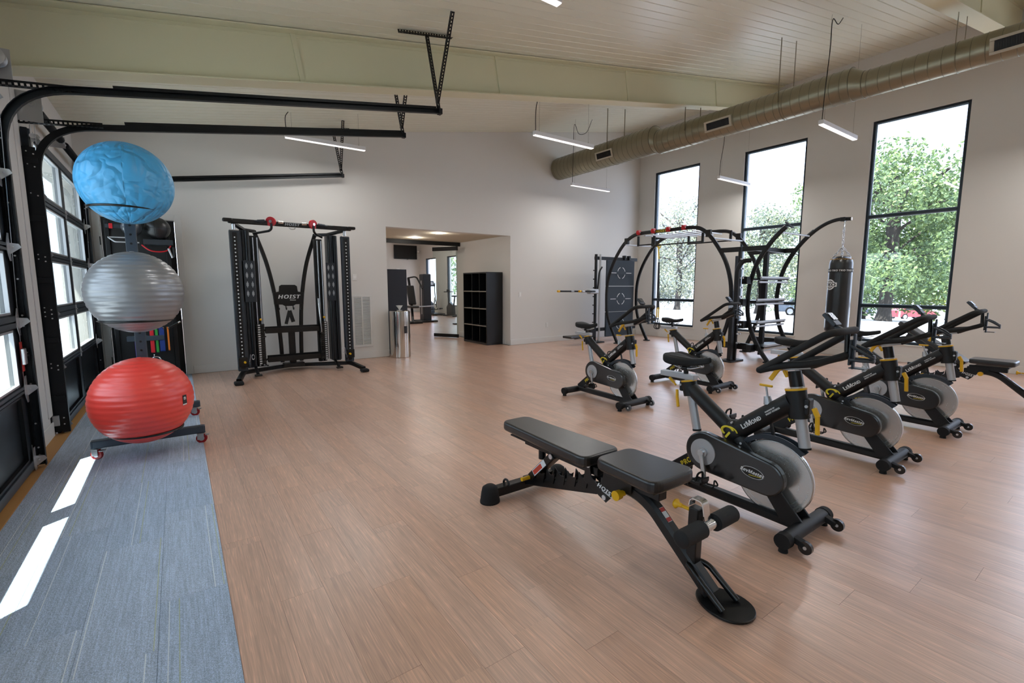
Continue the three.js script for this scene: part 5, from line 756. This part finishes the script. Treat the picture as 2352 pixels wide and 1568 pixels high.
  for (const z of [-0.17, 0.18]) for (const [a, b] of [[0.05, 0.435], [0.459, 0.842], [0.866, 1.253], [1.277, 1.69]]) obj('divider', [rspan(-0.19, 0.215, a, b, z - 0.008, z + 0.008, 0.002)], M.cabinet, cb);
  // television and the machines seen through the opening
  const tv = thing('wall_television', 'black flat television high on the far end wall', 'television', [9.97, 3.16, -23.75]); obj('tv_case', [rbox(1.28, 0.72, 0.05, 0.01, 0, 0, 0.07)], M.black, tv); obj('tv_screen', [box(1.22, 0.66, 0.002, 0, 0, 0.0965)], M.screen, tv); obj('tv_mount', [rbox(0.3, 0.3, 0.045, 0.005, 0, 0, 0.023)], M.charcoal, tv); obj('tv_badge', [rbox(0.08, 0.02, 0.02, 0.004, 0.1, -0.375, 0.08)], M.charcoal, tv);
  const cam = thing('security_camera', 'small white camera in the far room corner', 'camera', [10.72, 3.25, -23.6]); obj('camera_body', [cyl([0, 0, 0], [-0.12, -0.05, 0.12], 0.05)], M.white, cam); obj('camera_mount', [cyl([0.08, 0.05, -0.1], [0, 0, 0], 0.02)], M.white, cam);
  const el = thing('elliptical_trainer', 'dark elliptical trainer with console in front of the far window', 'elliptical', [10.05, 0, -20.7]);
  obj('base_rail', [rspan(-0.28, 0.28, 0.02, 0.1, -0.7, 0.75, 0.02)], M.black, el); obj('shroud', [side([[-0.75, 0.08], [-0.1, 0.08], [-0.25, 0.55], [-0.5, 0.65], [-0.7, 0.45]], 0.3, 0, 0.03)], M.charcoal, el); obj('mast', [bar([0, 0.5, -0.45], [0, 1.4, -0.3], 0.1, 0.08)], M.silver, el); obj('console', [rbox(0.42, 0.3, 0.06, 0.03).rotateX(-0.5).translate(0, 1.5, -0.26)], M.charcoal, el); obj('console_screen', [rbox(0.26, 0.16, 0.01, 0.004).rotateX(-0.5).translate(0, 1.52, -0.215)], M.silver, el);
  for (const s of [-1, 1]) { obj('swing_arm', [pipe(fillet([[s * 0.25, 0.35, -0.1], [s * 0.25, 1.1, -0.3], [s * 0.2, 1.55, -0.15]], 0.2), 0.022, 8)], M.black, el); obj('foot_pedal', [rbox(0.14, 0.05, 0.36, 0.02, s * 0.2, 0.32, 0.35), bar([s * 0.2, 0.3, 0.4], [s * 0.2, 0.2, -0.5], 0.04, 0.04)], M.black, el); obj('level_foot', [rbox(0.2, 0.02, 0.1, 0.005, s * 0.2, 0.0105, 0.6)], M.rubber, el); }
  const ex = thing('exercise_bike', 'small upright exercise bike beside the elliptical', 'exercise bike', [10.3, 0, -19.2]);
  obj('base_bar', [rspan(-0.24, 0.24, 0.002, 0.06, -0.5, -0.42, 0.02), rspan(-0.24, 0.24, 0.002, 0.06, 0.42, 0.5, 0.02), rspan(-0.04, 0.04, 0.03, 0.1, -0.45, 0.45, 0.01)], M.black, ex); obj('drive_case', [side([[-0.4, 0.1], [0.15, 0.1], [0.1, 0.5], [-0.2, 0.62], [-0.42, 0.4]], 0.16, 0, 0.03)], M.black, ex); obj('front_mast', [bar([0, 0.5, -0.3], [0, 1.1, -0.38], 0.06, 0.06)], M.charcoal, ex); obj('handlebar', [cyl([-0.25, 1.12, -0.33], [0.25, 1.12, -0.33], 0.02), rbox(0.16, 0.1, 0.03, 0.01, 0, 1.18, -0.38)], M.black, ex); obj('seat', [bar([0, 0.5, 0.15], [0, 0.9, 0.25], 0.05, 0.05), rbox(0.24, 0.07, 0.26, 0.03, 0, 0.93, 0.27)], M.black, ex);
  const wm = thing('weight_machine', 'tall dark selector weight machine with seat seen through the opening', 'weight machine', [7.85, 0, -16.9]);
  obj('stack_tower', [rspan(-0.12, 0.2, 0.02, 1.85, -0.2, 0.2, 0.03, 2)], M.charcoal, wm); obj('tower_strip', [rspan(-0.132, -0.12, 0.3, 1.6, -0.05, 0.05, 0.002)], M.silver, wm); obj('tower_base', [rspan(-0.35, 0.35, 0.001, 0.07, -0.4, 0.45, 0.02)], M.black, wm); obj('foot_bar', [cyl([0.3, 0.62, 0.3], [-0.55, 0.62, 0.55], 0.025), bar([0.25, 0.6, 0.3], [0.35, 0.95, 0.2], 0.05, 0.05)], M.silver, wm);
  const wm2 = thing('chest_press_machine', 'black press machine with padded back beside the dark board', 'weight machine', [7.1, 0, -16.6]);
  obj('frame_leg', [rectTube(fillet([[-0.1, 0.05, 0.5], [0.0, 0.5, 0.2], [0.1, 1.1, -0.1], [0.1, 1.7, -0.3]], 0.3), 0.08, 0.08, [1, 0, 0], 0.01)], M.black, wm2); obj('back_pad', [rbox(0.3, 0.75, 0.1, 0.04).rotateX(-0.3).translate(0.05, 1.05, 0.05)], M.vinyl, wm2); obj('seat_pad', [rbox(0.34, 0.09, 0.42, 0.04, 0.0, 0.62, 0.3)], M.vinyl, wm2); obj('press_arm', [pipe(fillet([[0.1, 1.7, -0.3], [0.25, 1.75, 0.1], [0.3, 1.3, 0.5]], 0.15), 0.03, 8)], M.black, wm2); obj('base_frame', [rspan(-0.3, 0.3, 0.001, 0.08, 0.4, 0.5, 0.02), rspan(-0.05, 0.05, 0.001, 0.08, -0.4, 0.42, 0.02)], M.black, wm2);
  const pw = thing('wall_ladder_rack', 'black upright rack with rungs seen through the glass leaf', 'rack', [8.4, 0, -14.6]); obj('upright', [rspan(-0.03, 0.03, 0.02, 1.6, -0.45, -0.39, 0.005)], M.black, pw); obj('upright', [rspan(-0.03, 0.03, 0.02, 1.6, 0.39, 0.45, 0.005)], M.black, pw); for (const y of [0.4, 0.75, 1.1, 1.45]) obj('rung', [cyl([0, y, -0.4], [0, y, 0.4], 0.018)], M.black, pw); obj('rack_base', [rspan(-0.3, 0.3, 0.001, 0.05, -0.5, -0.34, 0.01), rspan(-0.3, 0.3, 0.001, 0.05, 0.34, 0.5, 0.01)], M.black, pw);
}
// ================================================================ outdoors
{
  struct('ground', [span(XR + 0.26, 24, -0.16, -0.1, -90, 60), bar([23.99, -0.13, -20], [124, -0.13 - 100 * 0.052, -20], 160, 0.06, [0, 1, 0], 0), span(-60, XL - 0.21, -0.16, -0.1, -70, 40)], M.asphalt, 'sunlit pale pavement outside', 'pavement');
  struct('planting_strip', [span(XR + 0.27, 13.2, -0.1, -0.05, -30, 8)], M.mulch, 'tan mulch bed under the tall windows', 'planting bed');
  const leafGeo = (() => { const g = new THREE.BufferGeometry(); g.setAttribute('position', new THREE.Float32BufferAttribute([0, -0.5, 0, 0.28, 0, 0.08, 0, 0, -0.02, 0, -0.5, 0, 0, 0, -0.02, -0.28, 0, 0.08, 0, 0.55, 0, 0, 0, -0.02, 0.28, 0, 0.08, 0, 0.55, 0, -0.28, 0, 0.08, 0, 0, -0.02], 3)); g.computeVertexNormals(); return g; })();
  const leafMat = phys('#ffffff', 0.75, 0, { transmission: 0.25, thickness: 0, side: THREE.DoubleSide });
  const GY = (x) => x < 24 ? -0.1 : -0.1 - (x - 24) * 0.052;
  function tree(label, x, z, H, R, trunk, n, size, tone) {
    const t = thing('tree', label, 'tree', [x, GY(x), z], 0, 'trees beyond the windows'), y0 = H * 0.16;
    const gs = [pipe(curve([[0, 0, 0], [0.1, H * 0.25, 0.05], [-0.1, H * 0.5, 0.1], [0.05, H * 0.8, 0]], 14), trunk, 10), cyl([0, 0, 0], [0.03, 0.5, 0.02], trunk * 1.35, trunk, 12)];
    const tips = []; for (let i = 0; i < 15; i++) { const a = i * 2.4 + rr(-0.3, 0.3), h = H * rr(0.3, 0.72), L = R * rr(0.55, 0.95), e = V(L * Math.cos(a), h + H * rr(0.06, 0.24), L * Math.sin(a)); gs.push(pipe(curve([[0, h, 0], [e.x * 0.5, (h + e.y) / 2 + 0.1, e.z * 0.5], e], 7), trunk * rr(0.16, 0.3), 6)); tips.push(e, V(e.x * 0.6, (h + e.y) / 2 + 0.3, e.z * 0.6)); }
    tips.push(V(0, H * 0.92, 0), V(0.4, H * 0.85, 0.5), V(-0.5, H * 0.84, -0.3)); obj('trunk', gs, M.bark, t);
    for (let i = 0; i < 22; i++) { const a = rr(0, 2 * PI), r = R * Math.sqrt(rnd()) * 0.85; tips.push(V(r * Math.cos(a), i < 12 ? rr(y0, H * 0.42) : rr(y0, H * 0.8), r * Math.sin(a))); }
    const m = new THREE.InstancedMesh(leafGeo, leafMat, n), q = new THREE.Quaternion(), e = new THREE.Euler(), s = V(1, 1, 1), c = new THREE.Color(); m.name = 'foliage'; m.userData.kind = 'stuff'; m.castShadow = m.receiveShadow = true;
    for (let i = 0; i < n; i++) { const k = tips[Math.floor(rnd() * tips.length)], br = R * 0.3, d = V(rr(-1, 1), rr(-0.7, 0.7), rr(-1, 1)).normalize().multiplyScalar(br * Math.cbrt(rnd())), p = k.clone().add(d); const sz = size * rr(0.7, 1.4); s.setScalar(sz); q.setFromEuler(e.set(rr(0, PI), rr(0, 2 * PI), rr(0, PI)));
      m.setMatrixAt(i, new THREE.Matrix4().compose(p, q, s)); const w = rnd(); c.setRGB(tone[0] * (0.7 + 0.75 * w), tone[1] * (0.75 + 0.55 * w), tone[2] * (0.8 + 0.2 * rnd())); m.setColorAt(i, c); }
    m.instanceColor.needsUpdate = true; t.add(m);
  }
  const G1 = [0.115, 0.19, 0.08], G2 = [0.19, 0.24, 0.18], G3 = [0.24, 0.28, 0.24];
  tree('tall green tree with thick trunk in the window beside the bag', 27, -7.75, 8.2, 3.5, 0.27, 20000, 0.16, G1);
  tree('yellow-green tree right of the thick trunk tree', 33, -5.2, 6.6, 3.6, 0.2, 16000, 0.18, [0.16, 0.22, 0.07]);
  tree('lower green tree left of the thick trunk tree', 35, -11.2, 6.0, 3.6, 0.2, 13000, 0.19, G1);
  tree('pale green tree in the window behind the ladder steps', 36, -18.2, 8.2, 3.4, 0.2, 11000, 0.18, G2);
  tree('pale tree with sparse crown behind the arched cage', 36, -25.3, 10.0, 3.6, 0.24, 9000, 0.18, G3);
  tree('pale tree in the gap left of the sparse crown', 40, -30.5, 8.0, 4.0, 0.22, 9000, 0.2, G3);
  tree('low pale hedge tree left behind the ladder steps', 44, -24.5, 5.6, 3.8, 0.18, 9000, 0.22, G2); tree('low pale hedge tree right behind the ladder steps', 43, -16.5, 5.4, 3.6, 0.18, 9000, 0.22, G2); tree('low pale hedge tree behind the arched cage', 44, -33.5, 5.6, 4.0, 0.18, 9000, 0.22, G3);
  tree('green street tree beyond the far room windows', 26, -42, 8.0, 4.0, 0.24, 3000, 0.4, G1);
  // parked cars
  function car(label, x, z, turn, color, suv) {
    const c = thing('parked_car', label, 'car', [x, GY(x), z], turn, 'parked cars outside'), paint = phys(color, 0.3, 0.2, { clearcoat: 1, clearcoatRoughness: 0.05 }), k = suv ? 0.22 : 0;
    obj('body', [side([[-2.2, 0.35], [2.2, 0.35], [2.25, 0.6], [2.15, 0.85 + k * 0.6], [1.2, 0.95 + k], [-1.6, 0.98 + k], [-2.2, 0.95 + k], [-2.28, 0.6]], 1.74, 0, 0.06)], paint, c);
    obj('cabin', [side([[1.15, 0.93 + k], [0.45, 1.4 + k], [-1.0, 1.42 + k], [suv ? -2.1 : -1.75, 0.96 + k]], 1.5, 0, 0.05)], paint, c);
    obj('side_window', [side([[0.95, 0.98 + k], [0.4, 1.33 + k], [-0.95, 1.35 + k], [suv ? -1.9 : -1.5, 1.0 + k]], 1.56, 0)], M.screen, c);
    for (const s of [-1, 1]) for (const z of [-1.35, 1.35]) { const w = sub(c, 'wheel'); obj('tyre', [disc(0.33, 0.22, s * 0.78, 0.33, z, 28)], M.rubber, w); obj('rim', [disc(0.21, 0.226, s * 0.78, 0.33, z, 20)], M.silver, w); }
    obj('lamp_cluster', [rbox(1.5, 0.12, 0.06, 0.02, 0, 0.75 + k * 0.5, 2.19)], M.white, c); obj('tail_lamp', [rbox(1.6, 0.12, 0.06, 0.02, 0, 0.8 + k * 0.5, -2.24)], M.red, c);
  }
  car('blue-grey sedan parked outside the window behind the ladder steps', 38, -15.0, 0.03, '#56677a'); car('red car parked beyond the thick trunk', 66.2, -16.6, 1.0, '#8c1f28'); car('white car parked right of the red one', 72.5, -13.2, 1.0, '#a9aaac', 1); car('dark blue car parked left of the red one', 66.5, -22.5, 1.1, '#1c2c48');
  car('silver car outside the far room windows', 17, -24, 0.1, '#a5a6a8', 1);
  // lamp post
  const lp = thing('street_lamp', 'thin pale street lamp with flat head before the trees', 'street lamp', [57.8, GY(57.8), -15.3]); obj('lamp_pole', [cyl([0, 0, 0], [0, 2.9, 0], 0.07, 0.05, 10)], M.white, lp); obj('lamp_head', [cyl([0, 2.9, 0], [0, 3.12, 0], 0.2, 0.55, 16)], M.white, lp);
  // pale building over the lane on the garage side
  const nb = thing('neighbour_building', 'pale stucco building across the lane seen through the garage doors', 'building', [-30, -0.1, -4]); obj('stucco_wall', [span(-3, 0, 0, 3.6, -40, 30)], std('#8f9090', 0.9), nb); for (let z = -38; z < 28; z += 3.2) obj('pilaster', [rspan(0, 0.18, 0, 3.6, z, z + 0.5, 0.02)], std('#a3a3a2', 0.9), nb); obj('parapet', [rspan(-3.05, 0.1, 3.6, 3.8, -40.1, 30.1, 0.02)], std('#858585', 0.9), nb);
}
renderer.render(scene, camera);
